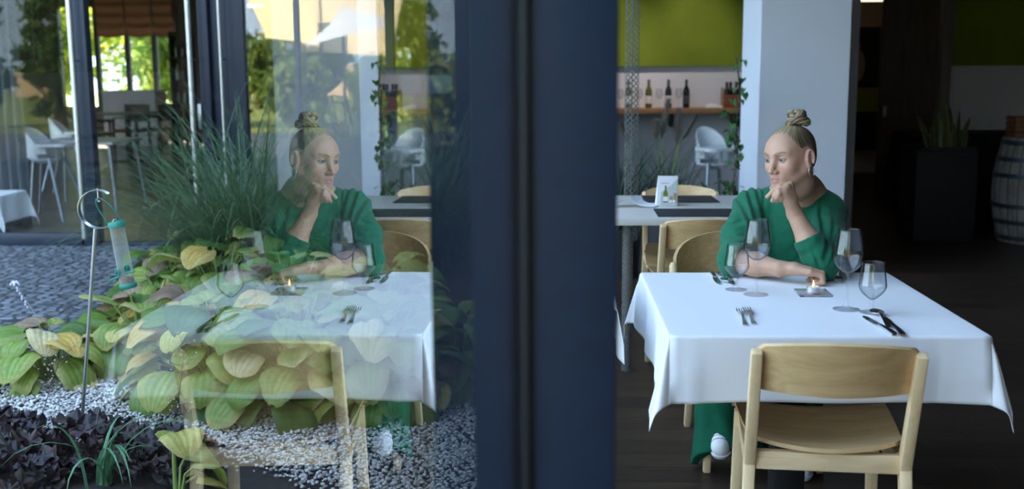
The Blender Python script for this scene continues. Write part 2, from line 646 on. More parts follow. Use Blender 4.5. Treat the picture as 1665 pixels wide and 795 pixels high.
far_pane('window_8', -220, 120, pm_='pane_dim')
far_pane('window_9', 404, 484)
far_pane('window_10', 491, 630)
far_pane('window_11', 644, 742)
k = 5
for pa, pb, d in ((125, 150, 0.09), (330, 346, 0.09), (377, 404, 0.1), (484, 491, 0.07), (630, 644, 0.08), (742, 766, 0.09)):
    struct('trim_%d' % k, MB().box(fx(pa), fx(pb), YF - 0.02, YF + d, 0, 3.2, 0.004), M['frame_far'], 30)
    k += 1
struct('trim_%d' % k, MB().box(fx(150), fx(330), YF, YF + 0.12, 0.0, 0.025, 0.004), M['frame_far'], 30)
# glass door leaf standing open beside the third bar
d1 = struct('door_1', MB().box(fx(348), fx(376), YF + 0.03, YF + 0.075, 0.03, 3.0, 0.004), M['frame_far'], 30)
MB().box(fx(326), fx(331), YF - 0.05, YF - 0.02, 0.95, 1.15, 0.004).build('lock_plate', M['steel'], d1, 30)
MB().box(fx(326), fx(331), YF - 0.05, YF - 0.02, 0.25, 0.45, 0.004).build('lock_plate', M['steel'], d1, 30)
# full height bar handles
for (px, py0, py1, lab) in ((138, 388, 1, 'long upright steel bar handle on the door edge beside the high chairs'),
                            (325, 400, 1, 'long upright steel bar handle at the far side of the open doorway'),
                            (371, 345, 1, 'thin upright steel bar handle right of the blue door frame')):
    b = P(px, py0, YF - 0.12)
    t_ = thing('door_bar_handle', lab, 'door handle', (b.x, b.y, 0), 0, 'tall steel bar handles')
    z0 = max(0.03, b.z)
    rr = 0.022 if px < 350 else 0.013
    MB().tube([(0, 0, z0), (0, 0, 2.9)], rr, 14).build('bar', M['steel'], t_)
    for z in (0.35, 1.5, 2.7):
        MB().tube([(0, 0, z), (0, 0.11, z)], 0.008, 8).build('bracket', M['steel'], t_)
# ------------------------------------------------------------------ garden
def leaf_mat(name, rough=0.45, ribs=True, transl=0.35):
    t = NT(name)
    at = t.n('Attribute', attribute_name='tint')
    nz = t.noise(t.coords(), 55, 4)
    rp = t.ramp(nz.outputs['Fac'], [(0.3, (0.78, 0.78, 0.78)), (0.72, (1.15, 1.15, 1.15))])
    mx = t.n('MixRGB', blend_type='MULTIPLY')
    mx.inputs[0].default_value = 1
    t.l(at.outputs['Color'], mx.inputs[1])
    t.l(rp.outputs[0], mx.inputs[2])
    t.l(mx.outputs[0], t.b.inputs['Base Color'])
    t.b.inputs['Roughness'].default_value = rough
    tl = t.n('BsdfTranslucent')
    t.l(mx.outputs[0], tl.inputs['Color'])
    ms = t.n('MixShader')
    ms.inputs[0].default_value = transl
    t.l(t.b.outputs[0], ms.inputs[1])
    t.l(tl.outputs[0], ms.inputs[2])
    t.l(ms.outputs[0], t.out.inputs['Surface'])
    return t.m


M['leaf'] = leaf_mat('hosta_leaf')
M['leaf_far'] = leaf_mat('tree_leaf', 0.6, False, 0.5)
M['stem'] = pm('green_stem', srgb(120, 140, 70), 0.6)
GREEN = np.array([[0.10, 0.21, 0.035], [0.18, 0.32, 0.05], [0.27, 0.40, 0.075], [0.38, 0.46, 0.10]])
YELLOW = np.array([[0.62, 0.58, 0.14], [0.74, 0.62, 0.24], [0.72, 0.48, 0.10], [0.78, 0.66, 0.36]])
BROWN = np.array([[0.30, 0.20, 0.13], [0.42, 0.30, 0.2]])
NU, NV = 15, 13


def hosta_leaf(base, az, tilt, L, Wd, col, edge, droop, rng, roll=0.0):
    """one ribbed heart-shaped leaf: base point, heading, rise angle, length, width"""
    u = np.linspace(0, 1, NU)
    v = np.linspace(-1, 1, NV)
    U, V = np.meshgrid(u, v, indexing='ij')
    wid = np.clip(4 * (U * .97 + .025) * (1 - U * .985), 0, 1) ** 0.58 * (1.12 - 0.38 * U) + 0.01
    wid *= Wd * 0.52
    back = -0.16 * L * (np.abs(V) ** 2.0) * np.exp(-U * 7)             # heart lobes behind the stalk
    ang = tilt - droop * U ** 1.4
    # the midrib bends down towards the tip
    du = np.diff(u, prepend=0.0)
    ax = np.cumsum(np.cos(tilt - droop * u ** 1.4) * du) * L
    az_ = np.cumsum(np.sin(tilt - droop * u ** 1.4) * du) * L
    X = ax[:, None] + back
    Y = V * wid
    Z = az_[:, None] + (np.abs(V) ** 1.2) * wid * 0.34 - 0.42 * wid * np.abs(V) ** 3
    Z = Z + 0.0042 * np.cos(V * math.pi * 5.5 * (0.6 + 0.4 * np.sin(np.pi * np.clip(U, .02, 1)))) * np.sin(np.pi * U) * (L / 0.2)
    Z += 0.008 * np.sin(U * 7 + rng.uniform(0, 6)) * V * V
    c, s = math.cos(roll), math.sin(roll)
    Y, Z = Y * c - Z * s * 0.0 - 0, Z + Y * s
    ca, sa = math.cos(az), math.sin(az)
    pts = np.stack([base[0] + X * ca - Y * sa, base[1] + X * sa + Y * ca, base[2] + Z], -1).reshape(-1, 3)
    k = np.clip((np.abs(V) ** 3) * 0.75 + (U > 0.82) * 0.5 * (U - 0.82) / 0.18, 0, 1)[..., None]
    rib = (0.85 + 0.22 * np.cos(V * math.pi * 6.5))[..., None]
    C = ((1 - k) * col + k * edge) * rib
    return pts, C.reshape(-1, 3)


_q = []
for i in range(NU - 1):
    for j in range(NV - 1):
        a = i * NV + j
        _q.append((a, a + NV, a + NV + 1, a + 1))
LEAF_F = np.array(_q)


def hosta(x, y, n, rad, hgt, yellow, label, seed, size=0.2, az0=0.0, azr=2 * math.pi, group=None):
    rng = np.random.default_rng(seed)
    root = thing('hosta', label, 'plant', (x, y, 0.02), group=group)
    vs_all, cs_all, fs_all = [], [], []
    st = MB()
    for i in range(n):
        k = (i + 0.5) / n
        az = az0 + (rng.uniform(-0.5, 0.5) + (i * 0.381966) % 1.0 - 0.5) * azr if azr < 6 else i * 2.39996 + rng.uniform(-0.3, 0.3)
        rr = rad * (0.18 + 0.66 * math.sqrt(k)) * rng.uniform(0.85, 1.1)
        h = hgt * (1.0 - 0.80 * k ** 1.2) * rng.uniform(0.82, 1.12)
        L = size * rng.uniform(0.8, 1.25)
        Wd = L * rng.uniform(0.82, 1.0)
        tilt = rng.uniform(0.1, 0.75) * (1 - 0.8 * k) - 0.45 * k
        droop = rng.uniform(0.9, 1.9)
        q = rng.random()
        if q < yellow * 0.75:
            col, edge = YELLOW[rng.integers(4)], YELLOW[rng.integers(4)]
        elif q < yellow * 0.85:
            col, edge = BROWN[rng.integers(2)], BROWN[rng.integers(2)]
        elif q < yellow * 0.85 + 0.35:
            col, edge = GREEN[rng.integers(1, 4)], YELLOW[rng.integers(2)] * 0.85
        else:
            col = GREEN[rng.integers(0, 4)]
            edge = col * 0.8
        base = np.array([rr * math.cos(az), rr * math.sin(az), h])
        p, c = hosta_leaf(base, az + rng.uniform(-0.45, 0.45), tilt, L, Wd, col, edge, droop, rng, rng.uniform(-0.35, 0.35))
        p[:, 2] = np.maximum(p[:, 2], 0.008)
        fs_all.append(LEAF_F + len(vs_all) * NU * NV)
        vs_all.append(p)
        cs_all.append(c)
        b = Vector(base)
        st.tube([(0.02 * math.cos(az), 0.02 * math.sin(az), 0), (b.x * 0.5, b.y * 0.5, b.z * 0.72), b], [0.006, 0.005, 0.004], 6)
    np_mesh('foliage', np.concatenate(vs_all), np.concatenate(fs_all), M['leaf'], root, np.concatenate(cs_all))
    st.build('stem', M['stem'], root, 60)
    return root


HG = 'hostas in the planting bed'
for i, (x, y, n, rad, h, yl, lab) in enumerate((
    (-2.30, 4.74, 15, .20, .25, .60, 'yellowing hosta at the near paved corner of the bed, left of the feeder pole'),
    (-1.97, 4.98, 17, .24, .31, .45, 'hosta with cream edged leaves just behind the bird feeder pole'),
    (-2.12, 5.60, 15, .22, .29, .15, 'low green hosta by the cobblestones between the feeder pole and the wing'),
    (-1.44, 4.50, 30, .33, .40, .38, 'broad yellowing hosta at the white gravel edge, next right of the feeder pole'),
    (-1.08, 4.42, 32, .34, .42, .22, 'large bright green hosta in the middle of the gravel edge'),
    (-0.72, 4.44, 30, .33, .40, .15, 'light green hosta on the gravel edge, second from the blue post'),
    (-0.42, 4.72, 22, .28, .36, .03, 'dark green hosta on the gravel edge closest to the blue window post'),
    (-1.86, 5.85, 24, .33, .40, .18, 'green hosta behind the hanging bird feeder tube'),
    (-1.28, 5.15, 28, .36, .44, .22, 'hosta of the second row, right of the bird feeder tube'),
    (-0.84, 5.15, 26, .36, .42, .15, 'hosta of the second row below the ornamental grass'),
    (-2.30, 6.35, 18, .25, .31, .12, 'hosta on the cobblestone edge beyond the feeder'),
    (-2.26, 7.02, 18, .24, .32, .12, 'hosta on the cobblestone edge, third from the doorway'),
    (-2.36, 7.62, 18, .26, .36, .12, 'hosta on the cobblestone edge, second from the doorway'),
    (-2.42, 8.20, 20, .30, .44, .25, 'hosta farthest back, beside the steel bar of the doorway'),
    (-1.70, 6.50, 22, .36, .42, .10, 'hosta inside the bed beside the grass clump'),
)):
    hosta(x, y, int(n * 2.0), rad * 1.15, h * 1.04, yl, lab, 100 + i, 0.172)
# one leaf reaching up from below the frame
hosta(-1.24, 3.38, 5, .10, .24, .3, 'small yellow green hosta sprout nearest the window', 150, 0.16, 1.2, 2.0)

# pebbles: nobody could count them
ico = bmesh.new()
bmesh.ops.create_icosphere(ico, subdivisions=1, radius=1)
IV = np.array([p.co[:] for p in ico.verts])
IF = np.array([[p.index for p in f.verts] for f in ico.faces])
ico.free()
NP = 46000
px_ = RNG.uniform(-3.0, -0.03, NP)
py_ = RNG.uniform(3.45, 5.8, NP)
# pebbles lie behind the dark plants on the left and right down to the glass on the right
edge_y = np.interp(px_, [-2.8, -1.9, -1.3, -1.05, -0.8, -0.4, 0], [3.95, 3.80, 3.78, 3.72, 3.5, 3.3, 3.3])
keep = (py_ > edge_y + RNG.normal(0, 0.05, NP)) & (py_ < np.interp(px_, [-3.0, -2.3, -1.7, -1.3, 0], [4.6, 4.75, 4.85, 4.85, 4.85])) & (px_ > -2.9 + .3 * np.clip(py_ - 4.3, 0, 1))
px_, py_ = px_[keep], py_[keep]
n = len(px_)
sc = RNG.uniform(0.0045, 0.0088, (n, 1)) * np.stack([RNG.uniform(0.8, 1.35, n), RNG.uniform(0.8, 1.35, n), RNG.uniform(0.5, 0.8, n)], -1)
an = RNG.uniform(0, 2 * np.pi, n)
ti = RNG.normal(0, 0.35, n)
V = IV[None] * sc[:, None, :] * RNG.uniform(0.85, 1.15, (n, len(IV), 1))
V = np.stack([V[..., 0] * np.cos(ti)[:, None] - V[..., 2] * np.sin(ti)[:, None], V[..., 1], V[..., 0] * np.sin(ti)[:, None] + V[..., 2] * np.cos(ti)[:, None]], -1)
V = np.stack([V[..., 0] * np.cos(an)[:, None] - V[..., 1] * np.sin(an)[:, None], V[..., 0] * np.sin(an)[:, None] + V[..., 1] * np.cos(an)[:, None], V[..., 2]], -1)
pz = 0.026 + RNG.uniform(0, 0.016, n)
V += np.stack([px_, py_, pz], -1)[:, None, :]
F = (IF[None] + (np.arange(n) * len(IV))[:, None, None]).reshape(-1, 3)
g = RNG.uniform(0.40, 0.74, (n, 1)) * np.array([[1.0, 0.98, 0.94]])
g[RNG.random(n) < 0.16] *= 0.55
C = np.repeat(g, len(IV), 0)
t = NT('white_pebble')
at = t.n('Attribute', attribute_name='tint')
t.l(at.outputs['Color'], t.b.inputs['Base Color'])
t.b.inputs['Roughness'].default_value = 0.75
M['pebble'] = t.m
o = np_mesh('pebbles', V.reshape(-1, 3), F, M['pebble'], None, C)
tag(o, 'white pebble gravel along the window in front of the hostas', 'gravel', kind='stuff')

# dark purple leaved clumps
M['dark_leaf'] = leaf_mat('purple_leaf', 0.5, False, 0.1)


def heuchera(x, y, n, rad, label, seed):
    rng = np.random.default_rng(seed)
    root = thing('heuchera', label, 'plant', (x, y, 0.02), group=None)
    vs_, fs_, cs_ = [], [], []
    off = 0
    K = 21
    for i in range(n):
        k = (i + 0.5) / n
        az = i * 2.4 + rng.uniform(-.3, .3)
        rr = rad * math.sqrt(k)
        c = np.array([rr * math.cos(az), rr * math.sin(az), 0.125 * (1 - k * 0.75) * rng.uniform(.7, 1.25) + 0.01])
        s = rng.uniform(.028, .048)
        th = np.linspace(0.25, 2 * math.pi - 0.25, K)
        lob = s * (1 + 0.22 * np.cos(th * 5) + 0.08 * np.cos(th * 15))
        P0 = np.stack([-lob * np.cos(th), lob * np.sin(th), 0.012 * np.sin(th * 5 + 1) + rng.normal(0, .003, K)], -1)
        P1 = P0 * 0.5 + np.array([0, 0, -0.004])
        pts = np.concatenate([P0, P1, [[0, 0, 0.0]]])
        tx, ty = rng.normal(0, .45), -0.35 + rng.normal(0, .4)
        Rm = np.array(Matrix.Rotation(rng.uniform(0, 6.28), 3, 'Z') @ Matrix.Rotation(tx, 3, 'X') @ Matrix.Rotation(ty, 3, 'Y'))
        pts = pts @ Rm.T + c
        pts[:, 2] = np.maximum(pts[:, 2], 0.005)
        f = []
        for a in range(K - 1):
            f.append((a, a + 1, K + a + 1)); f.append((a, K + a + 1, K + a)); f.append((K + a, K + a + 1, 2 * K))
        vs_.append(pts); fs_.append(np.array(f) + off); off += len(pts)
        col = np.array([[.055, .032, .042], [.085, .045, .05], [.04, .032, .045], [.07, .05, .04]][rng.integers(4)]) * rng.uniform(.3, .65)
        cs_.append(np.repeat(col[None], len(pts), 0) * np.concatenate([np.full(K, 1.25), np.full(K, .9), [.8]])[:, None])
    np_mesh('foliage', np.concatenate(vs_), np.concatenate(fs_), M['dark_leaf'], root, np.concatenate(cs_))
    return root


for i, (x, y, n, r_, lab) in enumerate((
    (-2.12, 3.80, 60, .24, 'dark purple leaved plant left of the feeder pole foot'),
    (-1.66, 3.72, 70, .23, 'dark purple leaved plant right of the feeder pole foot'),
    (-1.86, 3.48, 70, .23, 'dark purple leaved plant nearest the window below the feeder pole'),
    (-1.34, 3.62, 40, .17, 'small dark purple plant behind the yellow green sprout'),
    (-2.38, 3.72, 50, .22, 'dark purple leaved plant farthest out from the window'))):
    heuchera(x, y, int(n * 1.7), r_, lab, 300 + i)


def blades(mb_pts, name, parent, mat, col, seed, segs=9):
    rng = np.random.default_rng(seed)
    V, F, C = [], [], []
    off = 0
    for (b, d, L, wd, dr) in mb_pts:
        k = np.linspace(0, 1, segs)
        s = np.array([-d[1], d[0], 0]) / (math.hypot(d[0], d[1]) + 1e-6)
        el = math.atan2(d[2], math.hypot(d[0], d[1]))
        e_ = el - dr * k ** 1.3
        hx = np.concatenate([[0], np.cumsum(np.cos(e_[:-1]) / (segs - 1))]) * L
        hz = np.concatenate([[0], np.cumsum(np.sin(e_[:-1]) / (segs - 1))]) * L
        h = np.array([d[0], d[1], 0]) / (math.hypot(d[0], d[1]) + 1e-6)
        mid = np.array(b) + hx[:, None] * h + hz[:, None] * np.array([0, 0, 1])
        mid[:, 2] = np.maximum(mid[:, 2], 0.004)
        ww = wd * (1 - k ** 2.2) + 0.0003
        V.append(np.concatenate([mid - s * ww[:, None], mid + s * ww[:, None]]))
        F.append(np.array([(i, i + 1, segs + i + 1, segs + i) for i in range(segs - 1)]) + off)
        off += 2 * segs
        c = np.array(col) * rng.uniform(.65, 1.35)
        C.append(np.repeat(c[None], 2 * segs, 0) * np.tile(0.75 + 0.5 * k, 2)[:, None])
    return np_mesh(name, np.concatenate(V), np.concatenate(F), mat, parent, np.concatenate(C))


def grass_clump(name, loc, n, L, wd, col, label, cat, seed, spread=0.12, el=(0.75, 1.5), droop=(0.8, 1.9), az=(0, 6.283)):
    rng = np.random.default_rng(seed)
    root = thing(name, label, cat, loc)
    bl = []
    for i in range(n):
        a = rng.uniform(*az)
        e_ = rng.uniform(*el)
        b = (rng.normal(0, spread), rng.normal(0, spread), 0)
        bl.append((b, (math.cos(a) * math.cos(e_), math.sin(a) * math.cos(e_), math.sin(e_)), L * rng.uniform(.6, 1.15), wd * rng.uniform(.7, 1.3), rng.uniform(*droop)))
    blades(bl, 'foliage', root, M['leaf'], col, seed + 1)
    return root


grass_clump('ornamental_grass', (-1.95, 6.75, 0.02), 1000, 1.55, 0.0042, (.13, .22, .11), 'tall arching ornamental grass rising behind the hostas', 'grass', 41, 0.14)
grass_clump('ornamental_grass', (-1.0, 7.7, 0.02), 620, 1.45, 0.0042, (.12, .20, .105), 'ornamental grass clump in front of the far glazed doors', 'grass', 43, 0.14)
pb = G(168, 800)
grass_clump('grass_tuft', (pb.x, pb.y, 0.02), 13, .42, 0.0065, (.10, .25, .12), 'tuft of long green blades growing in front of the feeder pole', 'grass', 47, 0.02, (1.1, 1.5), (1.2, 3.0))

# dry flower stalk and seed heads
t_ = thing('flower_stalk', 'thin pale flower stalk leaning out over the cobblestones', 'flower', tuple(G(80, 560)))
b0 = Vector(t_.location)
tip = P(24, 462, b0.y + 0.02) - b0
MB().tube([(0, 0, 0), tip * 0.5 + Vector((0.012, 0, 0.01)), tip], [.003, .0025, .002], 6).build('stem', pm('dry_stalk', srgb(150, 150, 140), .7), t_)
fl = MB()
for k in range(9):
    q = tip * (0.62 + 0.045 * k)
    fl.ball(q + Vector((random.uniform(-.008, .008), 0, 0)), (.005, .005, .007), 6)
for k in range(5):
    a = k * 1.257
    fl.tube([tip, tip + Vector((.012 * math.cos(a), .012 * math.sin(a), .012)), tip + Vector((.024 * math.cos(a), .024 * math.sin(a), -.004))], [.004, .007, .003], 6)
fl.build('petal', pm('pale_violet_petal', srgb(214, 212, 228), .6), t_)
for j, (pa, pt, lab) in enumerate((((645, 705), (600, 575), 'dry brown flower stalk with tiny seed heads in front of the middle hosta'),
                                  ((285, 700), (300, 565), 'dry seed stalk right of the feeder pole'),
                                  ((60, 700), (95, 590), 'dry seed stalk at the paved corner of the bed'))):
    b0 = G(*pa)
    if pa[0] == 645:
        b0 = G(313, 700)
        pt = (300, 650)
        b0.y -= 0.12
    tip = P(pt[0], pt[1], b0.y - 0.05) - b0
    t_ = thing('dried_flower', lab, 'flower', (b0.x, b0.y, 0.0))
    rr = random.Random(60 + j)
    st = MB().tube([(0, 0, 0), tip * 0.5, tip], .0016, 5)
    sd = MB()
    for k in range(26):
        q = tip * rr.uniform(.62, 1.05)
        e_ = q + Vector((rr.uniform(-.05, .05), rr.uniform(-.05, .05), rr.uniform(.0, .05)))
        st.tube([q, e_], .0007, 4)
        sd.ball(e_, rr.uniform(.0025, .0045), 6)
    st.build('stem', pm('brown_stalk_%d' % j, srgb(70, 50, 44), .8), t_)
    sd.build('seed_head', pm('seed_%d' % j, srgb(176, 160, 150), .8), t_)['kind'] = 'stuff'

# feeder pole with hoop, and the feeder hanging from it
pf = G(131, 722)
Yp = pf.y
pole = thing('feeder_pole', 'slim grey steel pole with a hoop on top, standing in the gravel', 'pole', (pf.x, pf.y, 0))
ptop = P(155, 372, Yp) - pf
MB().tube([(0, 0, 0.0), ptop], 0.0068, 14).build('pole', M['steel'], pole)
hc = P(159, 340, Yp) - pf
hr = 0.072
hoop = []
for k in range(41):
    a = R(52 + 276 * k / 40 + 0)
    hoop.append((hc.x + hr * math.cos(a), hc.y + 0.004 * k / 40, hc.z + hr * math.sin(a)))
mbh = MB()
wv = 0.011
for k in range(40):
    a, b = Vector(hoop[k]), Vector(hoop[k + 1])
    mbh.bar(a, b, 0.016, 0.003, side=(0.25, 1, 0.2), bev=0)
mbh.build('hoop', M['steel'], pole)
hk = P(159, 310, Yp) - pf
MB().tube([hk + Vector((0, 0, 0.01)), hk + Vector((0, 0, -0.025)), hk + Vector((-.004, 0, -.034)), hk + Vector((-.001, 0, -.042)), hk + Vector((.006, 0, -.038))], 0.003, 8).build('hook', M['steel'], pole)

M['teal'] = pm('teal_plastic', srgb(38, 142, 122), .4)
M['teal_d'] = pm('dark_teal_plastic', srgb(24, 96, 84), .4)
t = NT('clear_feeder_tube')
t.t.nodes.remove(t.b)
fr_ = t.n('LayerWeight'); fr_.inputs[0].default_value = .35
tr = t.n('BsdfTransparent'); tr.inputs[0].default_value = (.92, .93, .88, 1)
gl = t.n('BsdfPrincipled'); gl.inputs['Base Color'].default_value = (.70, .72, .66, 1); gl.inputs['Roughness'].default_value = .15
ms = t.n('MixShader')
t.l(t.math('ADD', t.math('MULTIPLY', fr_.outputs['Facing'], .5), .16, True), ms.inputs[0])
t.l(tr.outputs[0], ms.inputs[1]); t.l(gl.outputs[0], ms.inputs[2]); t.l(ms.outputs[0], t.out.inputs['Surface'])
M['tube'] = t.m
A = P(188.5, 361, Yp); B = P(209, 468, Yp)
fd = thing('bird_feeder', 'clear tube bird feeder with teal green ends hanging crooked from the hoop', 'bird feeder', tuple(B))
ax = (A - B); HL = ax.length; ax.normalize()
rot = Vector((0, 0, 1)).rotation_difference(ax).to_matrix().to_4x4()
def fo(mb, name, m, parent=fd, sm=50):
    mb.v = [tuple(rot @ Vector(p)) for p in mb.v]
    return mb.build(name, m, parent, sm)
fo(MB().lathe([(0, 0), (.030, 0), (.0325, .003), (.0325, .016), (.030, .019), (0, .019)], 28), 'base', M['teal'])
fo(MB().lathe([(.0275, .015), (.0275, HL - .012)], 28), 'tube', M['tube'])
fo(MB().lathe([(0, .019), (.0262, .019), (.0262, .034), (.018, .042), (0, .046)], 20), 'seed', pm('mixed_seed', srgb(120, 96, 80), .8, 0, .5, 300))
fo(MB().lathe([(0, HL - .018), (.031, HL - .018), (.0315, HL - .002), (.029, HL + .002), (0, HL + .003)], 28), 'cap', M['teal'])
for sx_, zz in ((1, .078), (-1, .066)):
    po = MB()
    yy = -1
    c0 = Vector((sx_ * .016, -.024, zz))
    ring = [c0 + Vector((sx_ * .003 + .0085 * math.cos(a), -.003 + .004 * math.cos(a) * sx_, .0115 * math.sin(a))) for a in [k * 2 * math.pi / 18 for k in range(18)]]
    po.tube(ring, .0036, 8, closed=True)
    po.ball(c0 + Vector((sx_ * .003, -.0025, 0)), (.0095, .0045, .0115), 12, 1)
    pr = fo(po, 'feeding_port', [M['teal'], M['teal_d']])
    fo(MB().tube([c0 + Vector((0, -.004, -.017)), c0 + Vector((sx_ * .036, -.018, -.019 + .006 * sx_))], .0038, 10), 'perch', M['teal'], pr)
hd = MB()
pts = []
top = rot.inverted() @ (P(159, 322, Yp) - B)
for k in range(25):
    u = k / 24
    s_ = math.sin(math.pi * u)
    x_ = -.028 * math.cos(math.pi * u)
    c_ = Vector((x_ * (1 - .0 * s_), 0, HL - .008))
    q = c_ + (top - Vector((0, 0, HL - .008))) * (s_ ** .62)
    pts.append(q)
hd.tube(pts, .0035, 8)
fo(hd, 'handle', M['teal_d'])

# ---- beyond the wing and behind the camera: sunlit trees, sails, hedge
M['bark'] = pm('bark', srgb(92, 78, 64), .9, 0, .3, 20, .6, 60)


def tree(x, y, h, rad, n, cols, label, seed, z0=-0.02, ls=0.16, low=0.02):
    rng = np.random.default_rng(seed)
    root = thing('tree', label, 'tree', (x, y, z0))
    tr_ = MB().tube([(0, 0, 0), (.05, 0, h * .3), (0, .08, h * .6), (.05, .05, h * .9)], [.16, .13, .09, .03], 10)
    for k in range(7):
        a = k * 2.4
        zz = h * (.25 + .08 * k)
        tr_.tube([(0.02, 0, zz), (rad * .4 * math.cos(a), rad * .4 * math.sin(a), zz + h * .1), (rad * .8 * math.cos(a), rad * .8 * math.sin(a), zz + h * .16)], [.05, .03, .012], 7)
    tr_.build('trunk', M['bark'], root, 60)
    ncl = 46
    cl = rng.normal(0, 1, (ncl, 3))
    cl /= np.linalg.norm(cl, axis=1, keepdims=True)
    cl *= (rng.random((ncl, 1)) ** .4)
    cl = cl * np.array([rad, rad, h * (1 - low) / 2 * .95]) + np.array([0, 0, h * (low + (1 - low) / 2)])
    ci = rng.integers(0, ncl, n)
    c = cl[ci] + rng.normal(0, rad * .16, (n, 3))
    c[:, 2] = np.maximum(c[:, 2], .1)
    d1 = rng.normal(0, 1, (n, 3)); d1 /= np.linalg.norm(d1, axis=1, keepdims=True)
    d2 = np.cross(d1, rng.normal(0, 1, (n, 3))); d2 /= np.linalg.norm(d2, axis=1, keepdims=True)
    s = (ls * rng.uniform(.6, 1.4, n))[:, None]
    V = np.stack([c - d1 * s, c + d2 * s * .45, c + d1 * s, c - d2 * s * .45], 1).reshape(-1, 3)
    F = np.arange(4 * n).reshape(-1, 4)
    cc = np.array(cols)[rng.integers(0, len(cols), n)] * rng.uniform(.7, 1.3, (n, 1))
    np_mesh('foliage', V, F, M['leaf_far'], root, np.repeat(cc, 4, 0))
    return root


YG = [(.42, .50, .05), (.58, .58, .06), (.30, .42, .05), (.66, .62, .10)]
DG = [(.10, .20, .04), (.16, .28, .05), (.07, .14, .04)]
MG = [(.25, .36, .08), (.20, .32, .07), (.36, .42, .10)]
tree(-14.2, 28.5, 5.2, 2.4, 7000, YG, 'sunlit yellow tree seen through the far window, beside the door frame', 501)
tree(-10.6, 32, 5.6, 2.3, 7000, MG, 'green tree outside the middle of the far window', 502)
tree(-13.5, 38, 9.0, 3.4, 6000, MG, 'dark tree behind the yellow one outside the far window', 503)
tree(-4.6, 29, 5.2, 2.2, 4500, YG, 'bright tree outside the narrow far window behind the grass', 504)
struct('ground_meadow', MB().box(-60, 40, 22.7, 70, -0.3, -0.02), pm('sunny_meadow', srgb(150, 160, 80), .9, 0, .2, 1.0))
# ------------------------------------------------------------------ chairs
def sheet(mb, nu, nv, fn, th, mi=0):
    """a closed curved board: fn(u,v) -> (point, normal)"""
    A, B = [], []
    for i in range(nu):
        for j in range(nv):
            p, n = fn(i / (nu - 1), j / (nv - 1))
            A.append(p + n * (th / 2)); B.append(p - n * (th / 2))
    f = []
    N = nu * nv
    for i in range(nu - 1):
        for j in range(nv - 1):
            a, b, c, d = i * nv + j, (i + 1) * nv + j, (i + 1) * nv + j + 1, i * nv + j + 1
            f.append((a, b, c, d)); f.append((N + d, N + c, N + b, N + a))
    for i in range(nu - 1):
        a, b = i * nv, (i + 1) * nv
        f.append((a, N + a, N + b, b))
        a, b = i * nv + nv - 1, (i + 1) * nv + nv - 1
        f.append((b, N + b, N + a, a))
    for j in range(nv - 1):
        f.append((j + 1, N + j + 1, N + j, j))
        a = (nu - 1) * nv + j
        f.append((a, N + a, N + a + 1, a + 1))
    mb.add(A + B, f, mi)
    return mb


